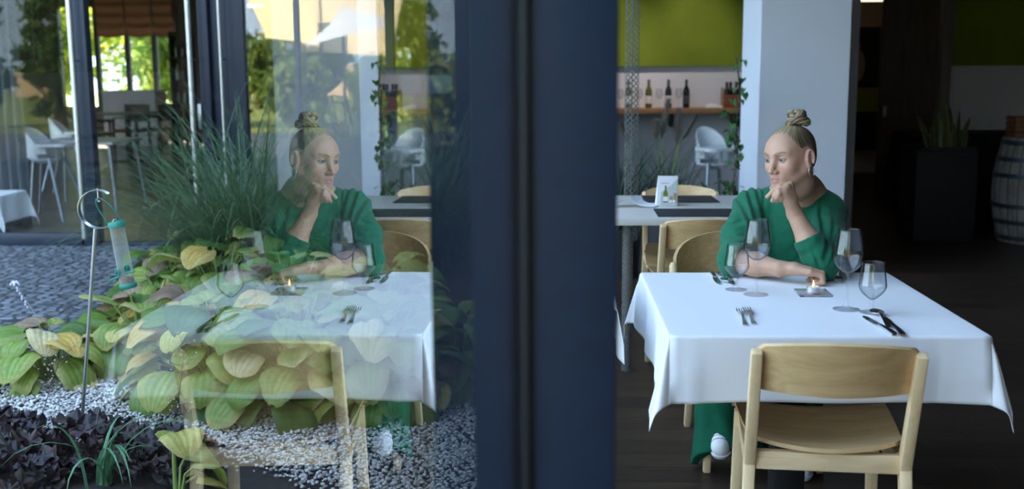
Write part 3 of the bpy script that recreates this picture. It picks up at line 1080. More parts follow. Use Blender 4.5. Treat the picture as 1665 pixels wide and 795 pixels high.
def make_chair(label, W=0.41, group=None, arms=False):
    t = thing('dining_chair', label, 'chair', group=group)
    hw = W / 2 - 0.015
    zs = 0.455
    for s in (-1, 1):
        lg = MB()
        lg.bar((s * (hw + .012), -.275, 0.0), (s * hw, -.185, zs), .026, .028, .03, .042, side=(1, 0, 0), bev=.005)
        lg.bar((s * hw, -.188, zs - .03), (s * hw, -.312 + (.03 if arms else 0), .752 - (.05 if arms else 0)), .03, .042, .028, .028, side=(1, 0, 0), bev=.006)
        lg.build('rear_leg', M['beech_v'], t, 40)
    for s in (-1, 1):
        MB().bar((s * (hw + .008), .235, 0.0), (s * (hw - .006), .19, zs - .008), .026, .026, .038, .034, side=(1, 0, 0), bev=.005).build('front_leg', M['beech_v'], t, 40)
    MB().box(-hw + .014, hw - .014, -.205, -.178, zs - .04, zs + .008, .004).build('rear_rail', M['beech'], t, 40)
    MB().box(-hw + .012, hw - .012, .175, .20, zs - .062, zs - .016, .004).build('front_rail', M['beech'], t, 40)
    for s in (-1, 1):
        MB().bar((s * (hw - .002), -.17, zs - .02), (s * (hw - .01), .18, zs - .034), .022, .045, side=(1, 0, 0), bev=.003).build('side_rail', M['beech'], t, 40)

    def seat(u, v):
        a = (u - .5) * 2
        y = -.185 + .405 * v
        half = (W / 2 + .004) * (1 - .10 * (1 - v) ** 1.5)
        if v < .35:
            y = y - .035 * (1 - abs(a) ** 2.2) * (1 - v / .35)
        if v < .12:
            half *= (1 - .10 * (1 - v / .12) ** 2)
        x = a * half
        z = zs + .016 + .012 * a * a - .014 * math.exp(-((v - .42) / .3) ** 2) * (1 - a * a)
        if v > .82:
            z -= .05 * ((v - .82) / .18) ** 2 * (1 - .4 * abs(a))
        z += .006 * (v < .2) * (1 - v / .2)
        return Vector((x, y, z)), Vector((0, 0, 1))
    sheet(MB(), 25, 21, seat, .011).build('seat', M['ply'], t, 50)

    def back(u, v):
        a = (u - .5) * 2
        x = a * (hw - .004)
        zb = .640 + .004 * abs(a)
        zt = .762 + .022 * (1 - a * a)
        k = min(1, abs(a) / 1.0)
        z = zb + (zt - zb) * v
        if k > .94:
            q = (k - .94) / .06
            z = z + (v - .5) * (-.018) * q * q
        y = -.185 - (z - zs) * .415 + .012 - .052 * (1 - a * a)
        ny = Vector((a * .45, 1, .38)).normalized()
        return Vector((x, y, z)), ny
    def wrap(u, v):
        # bent shell that runs forward on both sides as arm supports
        a = (u - .5) * 2 * R(86)
        k = abs(u - .5) * 2
        x = .292 * math.sin(a)
        y = -.02 - .275 * math.cos(a) + .02 * (k > .9) * (k - .9) / .1
        zb = .600 + .055 * k ** 2
        zt = .785 - .085 * k ** 2.5
        z = zb + (zt - zb) * v
        y -= (z - .6) * .18 * (1 - k)
        return Vector((x, y, z)), Vector((math.sin(a), -math.cos(a), -.1)).normalized()
    if arms:
        sheet(MB(), 41, 9, wrap, .012).build('backrest', M['ply'], t, 50)
        for s in (-1, 1):
            ap = MB()
            ap.tube([(s * .205, .03, zs - .05), (s * .26, .015, zs - .02), (s * .288, .0, zs + .06), (s * .296, -.012, .62), (s * .298, -.015, .70), (s * .298, -.016, .712)], [.016, .016, .016, .016, .015, .008], 14)
            ap.build('arm_post', M['beech_v'], t, 60)
    else:
        sheet(MB(), 31, 9, back, .012).build('backrest', M['ply'], t, 50)
    return t


c1 = make_chair('pale wooden chair seen from behind, pushed up to the white clothed table')
c1.location = (0.724, 2.86, 0)
c1.rotation_euler = (0, 0, R(-5.0))
c2 = make_chair('pale wooden armchair with a bent shell back that the woman in green sits on', arms=True)
c2.name = 'armchair'
c2.location = (0.745, 3.97, 0)
c2.rotation_euler = (0, 0, R(181))
c3 = dup(c1, (0.655, 4.98, 0), R(1), 'wooden chair tucked in at the near side of the pale grey table')
c4 = dup(c1, (0.665, 5.60, 0), R(179), 'wooden chair on the far side of the pale grey table, behind the menu card')

# ------------------------------------------------------------------ the laid table
TC = [G(1051, 443, .757), G(1448, 443, .757), G(1599, 545, .757), G(1081, 545, .757)]     # back-left, back-right, front-right, front-left
ctr = sum(TC, Vector()) / 4
ctr.z = 0
tang = math.atan2((TC[1] - TC[0]).y + (TC[2] - TC[3]).y, (TC[1] - TC[0]).x + (TC[2] - TC[3]).x)
TW = ((TC[1] - TC[0]).length + (TC[2] - TC[3]).length) / 2
TD = ((TC[0] - TC[3]).length + (TC[1] - TC[2]).length) / 2
tbl = thing('dining_table', 'square wooden table under the white cloth at which the woman sits', 'table', tuple(ctr), tang)
MB().box(-TW / 2 + .004, TW / 2 - .004, -TD / 2 + .004, TD / 2 - .004, .722, .752, .004).build('tabletop', M['beech'], tbl, 40)
MB().box(-.045, .045, -.045, .045, .03, .722, .004).build('pedestal', M['gasket'], tbl, 40)
MB().box(-.22, .22, -.22, .22, .0, .018, .006).bar((-.04, 0, .018), (.04, 0, .04), .09, .02).build('base', M['gasket'], tbl, 40)

t = NT('white_table_linen')
t.b.inputs['Base Color'].default_value = (.82, .82, .84, 1)
t.b.inputs['Roughness'].default_value = .8
t.b.inputs['Sheen Weight'].default_value = .15
wv_ = t.n('TexWave', wave_type='BANDS'); wv_.inputs['Scale'].default_value = 220
t.l(t.coords(), wv_.inputs['Vector'])
nz = t.noise(t.coords(), 9, 3)
t.bump(t.math('ADD', t.math('MULTIPLY', wv_.outputs['Fac'], .02), nz.outputs['Fac']), .12, .01)
M['linen'] = t.m
HO = 0.172                                         # overhang of the cloth


def cloth_point(x, y, hw, hd, zt, ho, seed=0.0):
    """where the point x,y of a flat cloth ends up when the cloth lies on a table of half size hw x hd"""
    ex, ey = abs(x) - hw, abs(y) - hd
    sx, sy = (1 if x >= 0 else -1), (1 if y >= 0 else -1)
    r0 = .006
    def fall(d):
        # rounded edge, then nearly plumb; returns outward offset and drop
        if d < r0 * 1.5708:
            a = d / r0
            return r0 * math.sin(a), r0 * (1 - math.cos(a))
        e_ = d - r0 * 1.5708
        return r0 + .045 * e_, r0 + e_ * .998
    if ex <= 0 and ey <= 0:
        return Vector((x, y, zt))
    if ex > 0 and ey <= 0:
        o, dz = fall(ex)
        near = max(0.0, 1 - (hd - abs(y)) / .22)
        ripple = (.006 * math.sin(y * 21 + seed) + .012 * near ** 2) * min(1, dz / .1)
        return Vector((sx * (hw + o + ripple), y, zt - dz))
    if ey > 0 and ex <= 0:
        o, dz = fall(ey)
        near = max(0.0, 1 - (hw - abs(x)) / .22)
        ripple = (.005 * math.sin(x * 17 + seed * 2) + .012 * near ** 2 + .006 * math.exp(-((x + hw - .055) / .010) ** 2) + .006 * math.exp(-((x - hw + .16) / .012) ** 2)) * min(1, dz / .1)
        return Vector((x, sy * (hd + o + ripple), zt - dz))
    r = math.hypot(ex, ey)
    th = math.atan2(ey, ex)                         # 0: side face, 90 degrees: end face
    # corner flap: hangs from the table corner as a loose cone with two pleats
    psi = th + .10 * math.sin(4 * th + seed)
    tip = math.sin(2 * th)
    inc = R(10 + 15 * tip ** 2 - 9 * math.sin(3 * (th - .26)) ** 2 * tip)
    o = r * math.sin(inc)
    dz = r * math.cos(inc)
    k = min(1, r / .05)
    return Vector((sx * (hw + o * math.cos(psi) + .004 * k), sy * (hd + o * math.sin(psi) + .004 * k), zt - dz))


def cloth(name, hw, hd, zt, ho, label, loc, rz, m, seed=0.0, cat='tablecloth', runner=False):
    def axis(h, ho=ho):
        a = list(np.linspace(-h - ho, -h - .014, 22)) + [-h - .010, -h - .007, -h - .004, -h - .002, -h]
        mid = list(np.linspace(-h, h, 42))[1:-1]
        return a + mid + [-q for q in reversed(a)]
    xs, ys = axis(hw), (list(np.linspace(-hd, hd, 42)) if runner else axis(hd))
    V = [cloth_point(x, y, hw, hd, zt, ho, seed) for x in xs for y in ys]
    nx, ny = len(xs), len(ys)
    F = [(i * ny + j, (i + 1) * ny + j, (i + 1) * ny + j + 1, i * ny + j + 1) for i in range(nx - 1) for j in range(ny - 1)]
    me = bpy.data.meshes.new(name)
    me.from_pydata([tuple(p) for p in V], [], F)
    me.materials.append(m)
    me.polygons.foreach_set('use_smooth', [True] * len(F))
    o = link(bpy.data.objects.new(name, me))
    o.location = loc
    o.rotation_euler = (0, 0, rz)
    s = o.modifiers.new('thickness', 'SOLIDIFY')
    s.thickness = .0018
    s.offset = 1
    return tag(o, label, cat)


cloth('tablecloth', TW / 2, TD / 2, .755, HO, 'white linen tablecloth draped over the square table in front of the woman', tuple(ctr), tang, M['linen'], .6)
# narrow clothed ledge table next to the glass
nt_ = thing('side_table', 'narrow dark side table against the glass behind the blue post', 'table', (.108, 3.25, 0))
MB().box(-.076, .076, -.26, .26, .725, .752, .003).build('tabletop', M['gasket'], nt_, 40)
for sy in (-1, 1):
    MB().box(-.03, .03, sy * .2 - .02, sy * .2 + .02, 0, .725, .003).build('leg', M['gasket'], nt_, 40)
cloth('tablecloth', .080, .262, .755, .16, 'white cloth on the narrow table between the blue post and the laid table', (.108, 3.25, 0), 0, M['linen'], 2.0, runner=True)

# ------------------------------------------------------------------ glasses, cutlery, candle
t = NT('thin_glass')
t.t.nodes.remove(t.b)
g = t.n('NewGeometry')
dp = t.n('VectorMath', operation='DOT_PRODUCT')
t.l(g.outputs['Incoming'], dp.inputs[0]); t.l(g.outputs['Normal'], dp.inputs[1])
c_ = t.math('ABSOLUTE', dp.outputs['Value'])
q_ = t.math('POWER', t.math('SUBTRACT', 1.0, c_, True), 4.0)
fr_ = t.math('ADD', t.math('MULTIPLY', q_, .80), .055, True)
tr = t.n('BsdfTransparent')
rp = t.ramp(c_, [(.05, (.34, .38, .42)), (.5, (.965, .97, .975))])
t.l(rp.outputs[0], tr.inputs[0])
gl = t.n('BsdfGlossy'); gl.inputs['Roughness'].default_value = .0
ms = t.n('MixShader')
t.l(fr_, ms.inputs[0]); t.l(tr.outputs[0], ms.inputs[1]); t.l(gl.outputs[0], ms.inputs[2])
t.l(ms.outputs[0], t.out.inputs['Surface'])
M['glass'] = t.m
M['foot_glass'] = t.m.copy()
for n_ in M['foot_glass'].node_tree.nodes:
    if n_.type == 'VALTORGB':
        n_.color_ramp.elements[0].color = (.72, .75, .78, 1)
        n_.color_ramp.elements[1].color = (.985, .985, .99, 1)
        n_.color_ramp.elements[1].position = .25
t = NT('solid_glass')
t.t.nodes.remove(t.b)
g_ = t.n('BsdfGlass'); g_.inputs['IOR'].default_value = 1.45; g_.inputs['Roughness'].default_value = 0
t.l(g_.outputs[0], t.out.inputs['Surface'])
M['solid_glass'] = t.m


def spline(pts, n=40):
    """smooth profile through control points"""
    P_ = [np.array(p, float) for p in pts]
    P_ = [2 * P_[0] - P_[1]] + P_ + [2 * P_[-1] - P_[-2]]
    out = []
    seg = len(P_) - 3
    for i in range(n + 1):
        q = i / n * seg
        k = min(int(q), seg - 1)
        u = q - k
        a, b, c, d = P_[k:k + 4]
        out.append(tuple(.5 * ((2 * b) + (-a + c) * u + (2 * a - 5 * b + 4 * c - d) * u * u + (-a + 3 * b - 3 * c + d) * u ** 3)))
    return [(max(0.0004, x), z) for x, z in out]


def make_glass(name, label, kind, loc):
    t = thing(name, label, 'glass', loc)
    if kind == 'wine':
        bowl = spline([(.0035, .103), (.016, .107), (.031, .122), (.0395, .145), (.0385, .170), (.0345, .195), (.0300, .222)], 44)
        stem = [(.0365, .0), (.0365, .0016), (.028, .003), (.012, .007), (.0055, .014), (.0038, .03), (.0034, .06), (.0036, .09), (.0055, .1005), (.003, .1035), (.0005, .1045)]
    else:
        bowl = spline([(.004, .036), (.012, .040), (.0290, .056), (.0368, .071), (.0360, .086), (.0325, .114), (.0298, .138)], 44)
        stem = [(.0325, 0), (.0325, .0016), (.025, .003), (.011, .007), (.0058, .013), (.0048, .024), (.006, .033), (.003, .0365), (.0005, .0375)]
    inner = [(max(.0004, r - .0011), z + .0008 if i < 6 else z) for i, (r, z) in enumerate(bowl)]
    MB().lathe(bowl + [(bowl[-1][0] - .0006, bowl[-1][1] + .0006)] + inner[::-1], 44).build('bowl', M['glass'], t, 70)
    MB().lathe([(.0005, 0)] + stem, 36).build('stem', M['foot_glass'], t, 50)
    return t


ZT = .7575
def on_table(px, py): 
    p = G(px, py, ZT)
    return (p.x, p.y, ZT)


wg = make_glass('wine_glass', 'tall wine glass before the woman, beside a small goblet and her bent arm', 'wine', on_table(1229, 479))
w2 = dup(wg, on_table(1376, 503), .4, 'tall wine glass by her raised elbow, behind the knives and spoon')
sg = make_glass('water_goblet', 'small water goblet to the outer side of the tall glass near the window', 'water', on_table(1197, 471))
s2 = dup(sg, on_table(1417, 508), .3, 'small water goblet standing by the bowl of the spoon on the near edge')


def lerp(a, b, u): return a + (b - a) * u


def flatpiece(mb, prof, th, bend, frame):
    """prof: list of (s, half width, height); a strip along the piece"""
    o, d, sd = frame
    A, B = [], []
    for (s, wd, h) in prof:
        c = o + d * s + Vector((0, 0, h))
        A.append([c - sd * wd, c + sd * wd]); B.append([c - sd * wd - Vector((0, 0, th)), c + sd * wd - Vector((0, 0, th))])
    v, f = [], []
    for a, b in zip(A, B):
        v += [a[0], a[1], b[1], b[0]]
    for i in range(len(prof) - 1):
        for k in range(4):
            l = (k + 1) % 4
            f.append((i * 4 + k, (i + 1) * 4 + k, (i + 1) * 4 + l, i * 4 + l))
    f.append((0, 1, 2, 3)); e_ = (len(prof) - 1) * 4
    f.append((e_ + 3, e_ + 2, e_ + 1, e_))
    mb.add(v, f)


def fork(p0, p1, label, L=.19):
    """p0: end of the tines, p1: towards the handle"""
    d = Vector((p1[0] - p0[0], p1[1] - p0[1], 0)).normalized()
    sd = Vector((-d.y, d.x, 0))
    t = thing('fork', label, 'fork', (p0[0], p0[1], ZT))
    mb = MB()
    o = Vector((0, 0, .003))
    h = lambda s: .010 * math.exp(-((s - .0) / .02) ** 2) * .3 + .009 * math.exp(-((s - .075) / .03) ** 2)
    flatpiece(mb, [(.045, .0115, h(.045)), (.052, .0125, h(.052)), (.062, .0105, h(.062)), (.072, .005, h(.072)), (.09, .0032, h(.09)), (.13, .004, h(.13)), (.17, .0062, h(.17)), (.186, .0072, h(.186)), (L, .005, h(L))], .002, 0, (o, d, sd))
    mb.build('handle', M['cutlery'], t, 40)
    tn = MB()
    for k in range(4):
        off = (k - 1.5) * .0066
        flatpiece(tn, [(.0, .0009, h(0) + .0005), (.02, .0018, h(.02)), (.047, .0022, h(.047))], .0018, 0, (o + sd * off, d, sd))
    tn.build('tines', M['cutlery'], t, 40)
    return t


def knife(p0, p1, label, L=.21):
    d = Vector((p1[0] - p0[0], p1[1] - p0[1], 0)).normalized()
    sd = Vector((-d.y, d.x, 0))
    t = thing('table_knife', label, 'knife', (p0[0], p0[1], ZT))
    o = Vector((0, 0, .003))
    mb = MB()
    flatpiece(mb, [(0, .002, 0), (.012, .0075, 0), (.04, .0098, 0), (.09, .0092, 0), (.112, .006, .001)], .0016, 0, (o, d, sd))
    mb.build('blade', M['cutlery'], t, 40)
    mb = MB()
    flatpiece(mb, [(.110, .0052, .002), (.14, .006, .003), (.18, .0075, .003), (.203, .008, .002), (L, .006, .001)], .005, 0, (o + Vector((0, 0, .002)), d, sd))
    mb.build('handle', M['cutlery'], t, 40)
    return t


def spoon(p0, p1, label, L=.19):
    d = Vector((p1[0] - p0[0], p1[1] - p0[1], 0)).normalized()
    sd = Vector((-d.y, d.x, 0))
    t = thing('spoon', label, 'spoon', (p0[0], p0[1], ZT))

    def bf(u, v):
        a = 2 * math.pi * u
        r = v
        x = .029 + .029 * r * math.cos(a)
        y = .019 * r * math.sin(a) * (1 + .12 * math.cos(a))
        z = .0105 - .0085 * (1 - r * r)
        return d * x + sd * y + Vector((0, 0, z))
    b = MB().grid(28, 8, bf, closeu=True).build('bowl', M['cutlery'], t, 80)
    s = b.modifiers.new('s', 'SOLIDIFY'); s.thickness = .0012
    mb = MB()
    flatpiece(mb, [(.056, .004, .0105), (.066, .0035, .014), (.09, .003, .012), (.13, .004, .006), (.17, .0068, .003), (.184, .0072, .0025), (L, .005, .0025)], .0022, 0, (Vector((0, 0, .001)), d, sd))
    mb.build('handle', M['cutlery'], t, 40)
    return t


q = lambda a, b: G(a, b, ZT)
fork(q(1203, 504), q(1216, 541), 'fork at the near edge of the cloth, closer to the window')
fork(q(1213, 502), q(1233, 541), 'fork at the near edge of the cloth, the one nearer the candle')
knife(q(1404, 515), q(1445, 540), 'table knife at the near edge nearest the candle')
spoon(q(1421, 508), q(1453, 541), 'spoon at the near edge lying across between two knives')
knife(q(1436, 516), q(1462, 541), 'table knife at the near edge, outermost by the table side')
knife(q(1170, 463), q(1152, 438), 'table knife beside the far goblet, nearest the window edge of the cloth')
spoon(q(1184, 462), q(1163, 440), 'spoon lying behind the far goblet')
knife(q(1192, 464), q(1176, 441), 'second knife behind the far goblet, between spoon and forearm')
fork(q(1352, 461), q(1346, 441), 'fork under the raised elbow, closer to her hand')
fork(q(1364, 461), q(1360, 441), 'fork behind the tall glass at her elbow')

cd = thing('tealight_holder', 'lit white tealight on a small square glass dish in the middle of the table', 'candle', on_table(1322, 478))
MB().box(-.048, .048, -.048, .048, .0, .007, .002).build('dish', M['foot_glass'], cd, 30)
MB().lathe([(.0005, .0075), (.019, .0075), (.0195, .009), (.0195, .022), (.0185, .0225), (.0185, .019), (.0005, .019)], 28).build('cup', pm('tin', (.75, .75, .77, 1), .3, .9), cd, 40)
MB().lathe([(.0005, .0195), (.018, .0195), (.018, .0205), (.0005, .0206)], 24).build('wax', pm('wax', srgb(245, 240, 228), .5), cd, 40)
fm = NT('flame')
fm.b.inputs['Base Color'].default_value = (1, .5, .2, 1)
fm.b.inputs['Emission Color'].default_value = (1.0, .42, .14, 1)
fm.b.inputs['Emission Strength'].default_value = 4.0
MB().lathe([(.0004, .021), (.0028, .025), (.0034, .029), (.0022, .035), (.0003, .042)], 12).build('flame', fm.m, cd, 80)
# ------------------------------------------------------------------ table behind, things on it
ZB = .735
ya, yb = G(1100, 355, ZB).y, G(1100, 317.5, ZB).y
t2 = thing('long_table', 'pale grey topped table behind the woman set with two dark placemats', 'table', (.7, (ya + yb) / 2, 0))
hd2 = (yb - ya) / 2
MB().box(-.56, .52, -hd2, hd2, ZB - .034, ZB, .003).build('tabletop', M['table_top'], t2, 40)
for sx_, sy_ in ((-.5, 1), (.46, -1), (.46, 1)):
    MB().box(sx_ - .025, sx_ + .025, sy_ * (hd2 - .08) - .025, sy_ * (hd2 - .08) + .025, 0, ZB - .034, .003).build('leg', M['gasket'], t2, 40)
lat = NT('woven_wire')
v = lat.coords((1, 1, 1))
vo = lat.n('TexVoronoi', feature='DISTANCE_TO_EDGE'); vo.inputs['Scale'].default_value = 42
lat.l(v, vo.inputs['Vector'])
rp = lat.ramp(vo.outputs['Distance'], [(.05, srgb(176, 178, 176)), (.22, srgb(84, 88, 86))])
lat.l(rp.outputs[0], lat.b.inputs['Base Color']); lat.b.inputs['Roughness'].default_value = .6
M['wire'] = pm('pale_rope', srgb(112, 114, 110), .8, 0, .1, 60)
def coil(h, r, pitch, wr, z0=0.0, ns=7):
    mb = MB()
    for ph in [2 * math.pi * q_ / ns for q_ in range(ns)]:
        for sgn in (1, -1):
            n = int(h / pitch * 12)
            pts = [(r * math.cos(sgn * 2 * math.pi * i / 12 + ph), r * math.sin(sgn * 2 * math.pi * i / 12 + ph), z0 + h * i / n) for i in range(n + 1)]
            mb.tube(pts, wr, 5)
    return mb
cl_ = G(1021, 636, 0)
coil(ZB - .036, .0245, .14, .0016).tube([(0, 0, 0), (0, 0, ZB - .036)], .019, 12).build('leg', M['wire'], t2, 60).location = (cl_.x - t2.location.x + .012, max(cl_.y, ya + .05) - t2.location.y, 0)
pw = P(1027, 200, yb + .25)
wr_ = thing('woven_rope_column', 'see-through coil of pale woven wire hanging from the ceiling close to the glass', 'hanging decoration', (pw.x, pw.y, 0))
coil(2.75, .038, .22, .0016, .45).build('coil', M['wire'], wr_, 60)
MB().tube([(0, 0, .45), (0, 0, 3.2)], .003, 8).build('cord', M['wire'], wr_, 60)


def placemat(corners, label):
    mb = MB()
    c = [G(a, b, ZB + .001) for a, b in corners]
    o = sum(c, Vector()) / 4
    v = [p - o for p in c] + [p - o + Vector((0, 0, .003)) for p in c]
    mb.add(v, [(0, 3, 2, 1), (4, 5, 6, 7), (0, 1, 5, 4), (1, 2, 6, 5), (2, 3, 7, 6), (3, 0, 4, 7)])
    ob = mb.build('placemat', M['mat_dark'], None, 0)
    ob.location = o
    return tag(ob, label, 'placemat', None)


placemat([(1043, 318.6), (1156, 318.6), (1171, 329.5), (1048, 329.5)], 'dark placemat on the far side of the pale grey table')
placemat([(1062, 340), (1213, 340), (1228, 352.5), (1070, 352.5)], 'dark placemat on the near side of the pale grey table, nearest the woman')
# tent card with a printed bottle
bc = G(1086, 335, ZB)
card = thing('menu_card', 'white standing card printed with a wine bottle, on the pale grey table', 'menu card', (bc.x, bc.y, ZB))
s_ = bc.y / 1780
cw, ch = 31 * s_ / 2, 49 * s_
mb = MB()
mb.add([(-cw - .010, -.005, 0), (cw, -.0, 0), (cw, .0, ch), (-cw - .003, -.0, ch), (-cw - .010, .09, 0), (cw, .09, 0), (cw, .008, ch), (-cw - .003, .008, ch)],
       [(0, 1, 2, 3), (5, 4, 7, 6), (1, 5, 6, 2), (4, 0, 3, 7), (3, 2, 6, 7)])
mb.build('card', M['paper'], card, 0)
yo = -.0045
pr = MB()
pr.add([(-cw + .010, yo, .004), (cw - .002, yo, .004), (cw - .002, yo, ch * .93), (cw - .03, yo, ch * .72), (-cw + .010, yo, ch * .45)], [(0, 1, 2, 3, 4)], 0)
def bx(x0, x1, z0, z1, mi, dy=-.0004): pr.add([(x0, yo + dy, z0), (x1, yo + dy, z0), (x1, yo + dy, z1), (x0, yo + dy, z1)], [(0, 1, 2, 3)], mi)
bxw = .0115
cxb = -.013
pr.add([(cxb - bxw, yo - .0006, .018), (cxb + bxw, yo - .0006, .018), (cxb + bxw, yo - .0006, .065), (cxb + .0042, yo - .0006, .082), (cxb + .0042, yo - .0006, .103), (cxb - .0042, yo - .0006, .103), (cxb - .0042, yo - .0006, .082), (cxb - bxw, yo - .0006, .065)], [tuple(range(8))], 1)
bx(cxb - bxw, cxb + bxw, .025, .048, 2, -.0012)
bx(.008, .024, .015, .05, 3); bx(.026, .042, .015, .066, 3)
bx(-cw + .012, .004, ch * .76, ch * .775, 4)
for cx_ in (.012, .028):
    pr.add([(cx_ + .008 * math.cos(k * .5236), yo - .001, .024 + .008 * math.sin(k * .5236)) for k in range(12)], [tuple(range(12))], 2)
pr.build('print', [pm('print_grey', srgb(196, 202, 200), .7), pm('print_green', srgb(118, 124, 34), .7), pm('print_white', srgb(244, 244, 244), .7), pm('print_brown', srgb(170, 140, 112), .7), pm('print_red', srgb(196, 96, 110), .7)], card, 0, fix=False)
# leaflet with folds
lp = G(1026, 338, ZB)
s_ = lp.y / 1780
prof = [(-40, 0.0, .010), (-26, .0, .030), (-8, .0, .050), (1, 0, .026), (10, 0, .012), (22, 0, .006), (34, 0, .004)]
mb = MB()
def lf(u, v_):
    i = u * (len(prof) - 1)
    k = min(int(i), len(prof) - 2)
    f_ = i - k
    x = lerp(prof[k][0], prof[k + 1][0], f_) * s_
    z = lerp(prof[k][2], prof[k + 1][2], f_)
    return Vector((x + .05 * v_, .11 * v_, z + .001))
o = mb.grid(31, 4, lf).build('leaflet', M['paper'], None, 30)
o.location = (lp.x + .01, lp.y, ZB)
s = o.modifiers.new('s', 'SOLIDIFY'); s.thickness = .0012
tag(o, 'folded white leaflet lying open near the window end of the pale grey table', 'leaflet')

# ------------------------------------------------------------------ wall shelf with wine
YS = 12.0
def sx(px): return (px - 918.6) * YS / 1780 + .05
ZS = CAM_H - (175 - 108) * YS / 1780
sh = thing('wall_shelf', 'long wooden shelf on the far wall carrying the wine bottles', 'shelf', (1.1, 12.0, ZS))
MB().box(-.9, .98, -.16, .195, -.055, 0, .003).build('board', M['shelf_wood'], sh, 40)
for x in (-.6, .1, .8):
    MB().box(x - .02, x + .02, -.1, .195, -.2, -.055, .003).build('bracket', M['gasket'], sh, 40)
struct('green_board', MB().box(.25, 1.98, 12.15, 12.2, CAM_H - (109 - 108) * 12.15 / 1780, 3.1, .002), M['green_panel'])
struct('green_board', MB().box(4.13, 6.9, 12.15, 12.2, CAM_H - (111.5 - 108) * 12.15 / 1780, 3.1, .002), M['green_panel'])
LABEL_M = pm('paper_label', srgb(222, 222, 220), .7)


def wine_bottle(px, col, lab, label, base_z=None, loc=None, h=.305):
    loc = loc or (sx(px), YS, ZS)
    t = thing('wine_bottle', label, 'bottle', loc)
    k = h / .305
    prof = spline([(.030, .0), (.0365, .004), (.037, .03), (.037, .12), (.0365, .175), (.030, .205), (.0175, .232), (.0145, .255), (.0142, .285)], 40)
    MB().lathe([(.0005, 0)] + [(r, z * k) for r, z in prof] + [(.0145, .30 * k), (.0005, .30 * k)], 24).build('body', pm('bottle_glass', col, .12, 0, spec=.6), t, 50)
    MB().lathe([(.0152, .245 * k), (.0152, .304 * k), (.0005, .3045 * k)], 18).build('capsule', pm('foil', shade(col, .8), .4), t, 50)
    if lab is not None:
        MB().lathe([(.0374, .05 * k), (.0378, .052 * k), (.0378, .13 * k), (.0374, .132 * k)], 24).build('label', lab, t, 50)
    return t


wine_bottle(1020, srgb(88, 92, 34), LABEL_M, 'olive green bottle with a white label, first on the shelf from the blue post')
wine_bottle(1052.5, srgb(92, 98, 30), LABEL_M, 'light olive bottle with a white label, second on the shelf from the blue post')
wine_bottle(1084, srgb(30, 46, 38), LABEL_M, 'dark green bottle with a white label, third on the shelf from the blue post')
wine_bottle(1112.5, srgb(16, 22, 22), pm('dark_label', srgb(70, 74, 84), .6), 'nearly black bottle with a dark label, last of the four on the shelf')
for i, (px, lb) in enumerate(((1007, 'wine glass on the shelf closest to the blue post'), (1037.5, 'wine glass on the shelf between the first and second bottle'),
                              (1069.5, 'wine glass on the shelf between the second and third bottle'), (1100.5, 'wine glass on the shelf between the third and last bottle'))):
    g_ = dup(wg, (sx(px), YS, ZS), .3 * i, lb)
    g_.scale = (.95, .95, .95)
pl = thing('plate_stack', 'small pile of white napkins on the shelf between bottles and carrier', 'napkins', (sx(1157), YS, ZS))
MB().box(-.09, .11, -.07, .07, 0, .022, .005).box(-.08, .03, -.06, .06, .022, .04, .005).build('napkin', M['paper'], pl, 40)
pl.name = 'napkin'
# bottle carrier
cr_ = thing('bottle_carrier', 'brown wooden bottle carrier at the column end of the shelf', 'carrier', (sx(1186), YS, ZS))
MB().box(-.105, .12, -.085, .085, 0, .014, .002).box(-.105, .12, -.088, -.078, .0, .14, .002).box(-.105, .12, .078, .088, .0, .14, .002).build('crate', wood('carrier_wood', srgb(120, 66, 36), srgb(146, 84, 48)), cr_, 40)
for s in (-1, 1):
    MB().prism([(-.088, 0), (.088, 0), (.088, .15), (.03, .22), (-.03, .22), (-.088, .15)], 0, .012, mat=Matrix(((0, 1, 0, s * .108 - .006), (1, 0, 0, 0), (0, 0, 1, 0), (0, 0, 0, 1)))).build('end_panel', M['shelf_wood'], cr_, 30)
for k in range(4):
    wine_bottle(0, srgb(20, 18, 18), LABEL_M, 'dark wine bottle standing in the brown bottle carrier', loc=(sx(1186) - .068 + .05 * k, YS - .04 + (.08 if k % 2 else 0), ZS + .015), h=.26)['group'] = 'bottles in the carrier'

# ------------------------------------------------------------------ plants in the room
def pot(parent, r, h, m):
    MB().lathe([(.0005, 0), (r * .8, 0), (r, h), (r * .93, h), (r * .9, h * .9), (.0005, h * .9)], 28).build('pot', m, parent, 40)


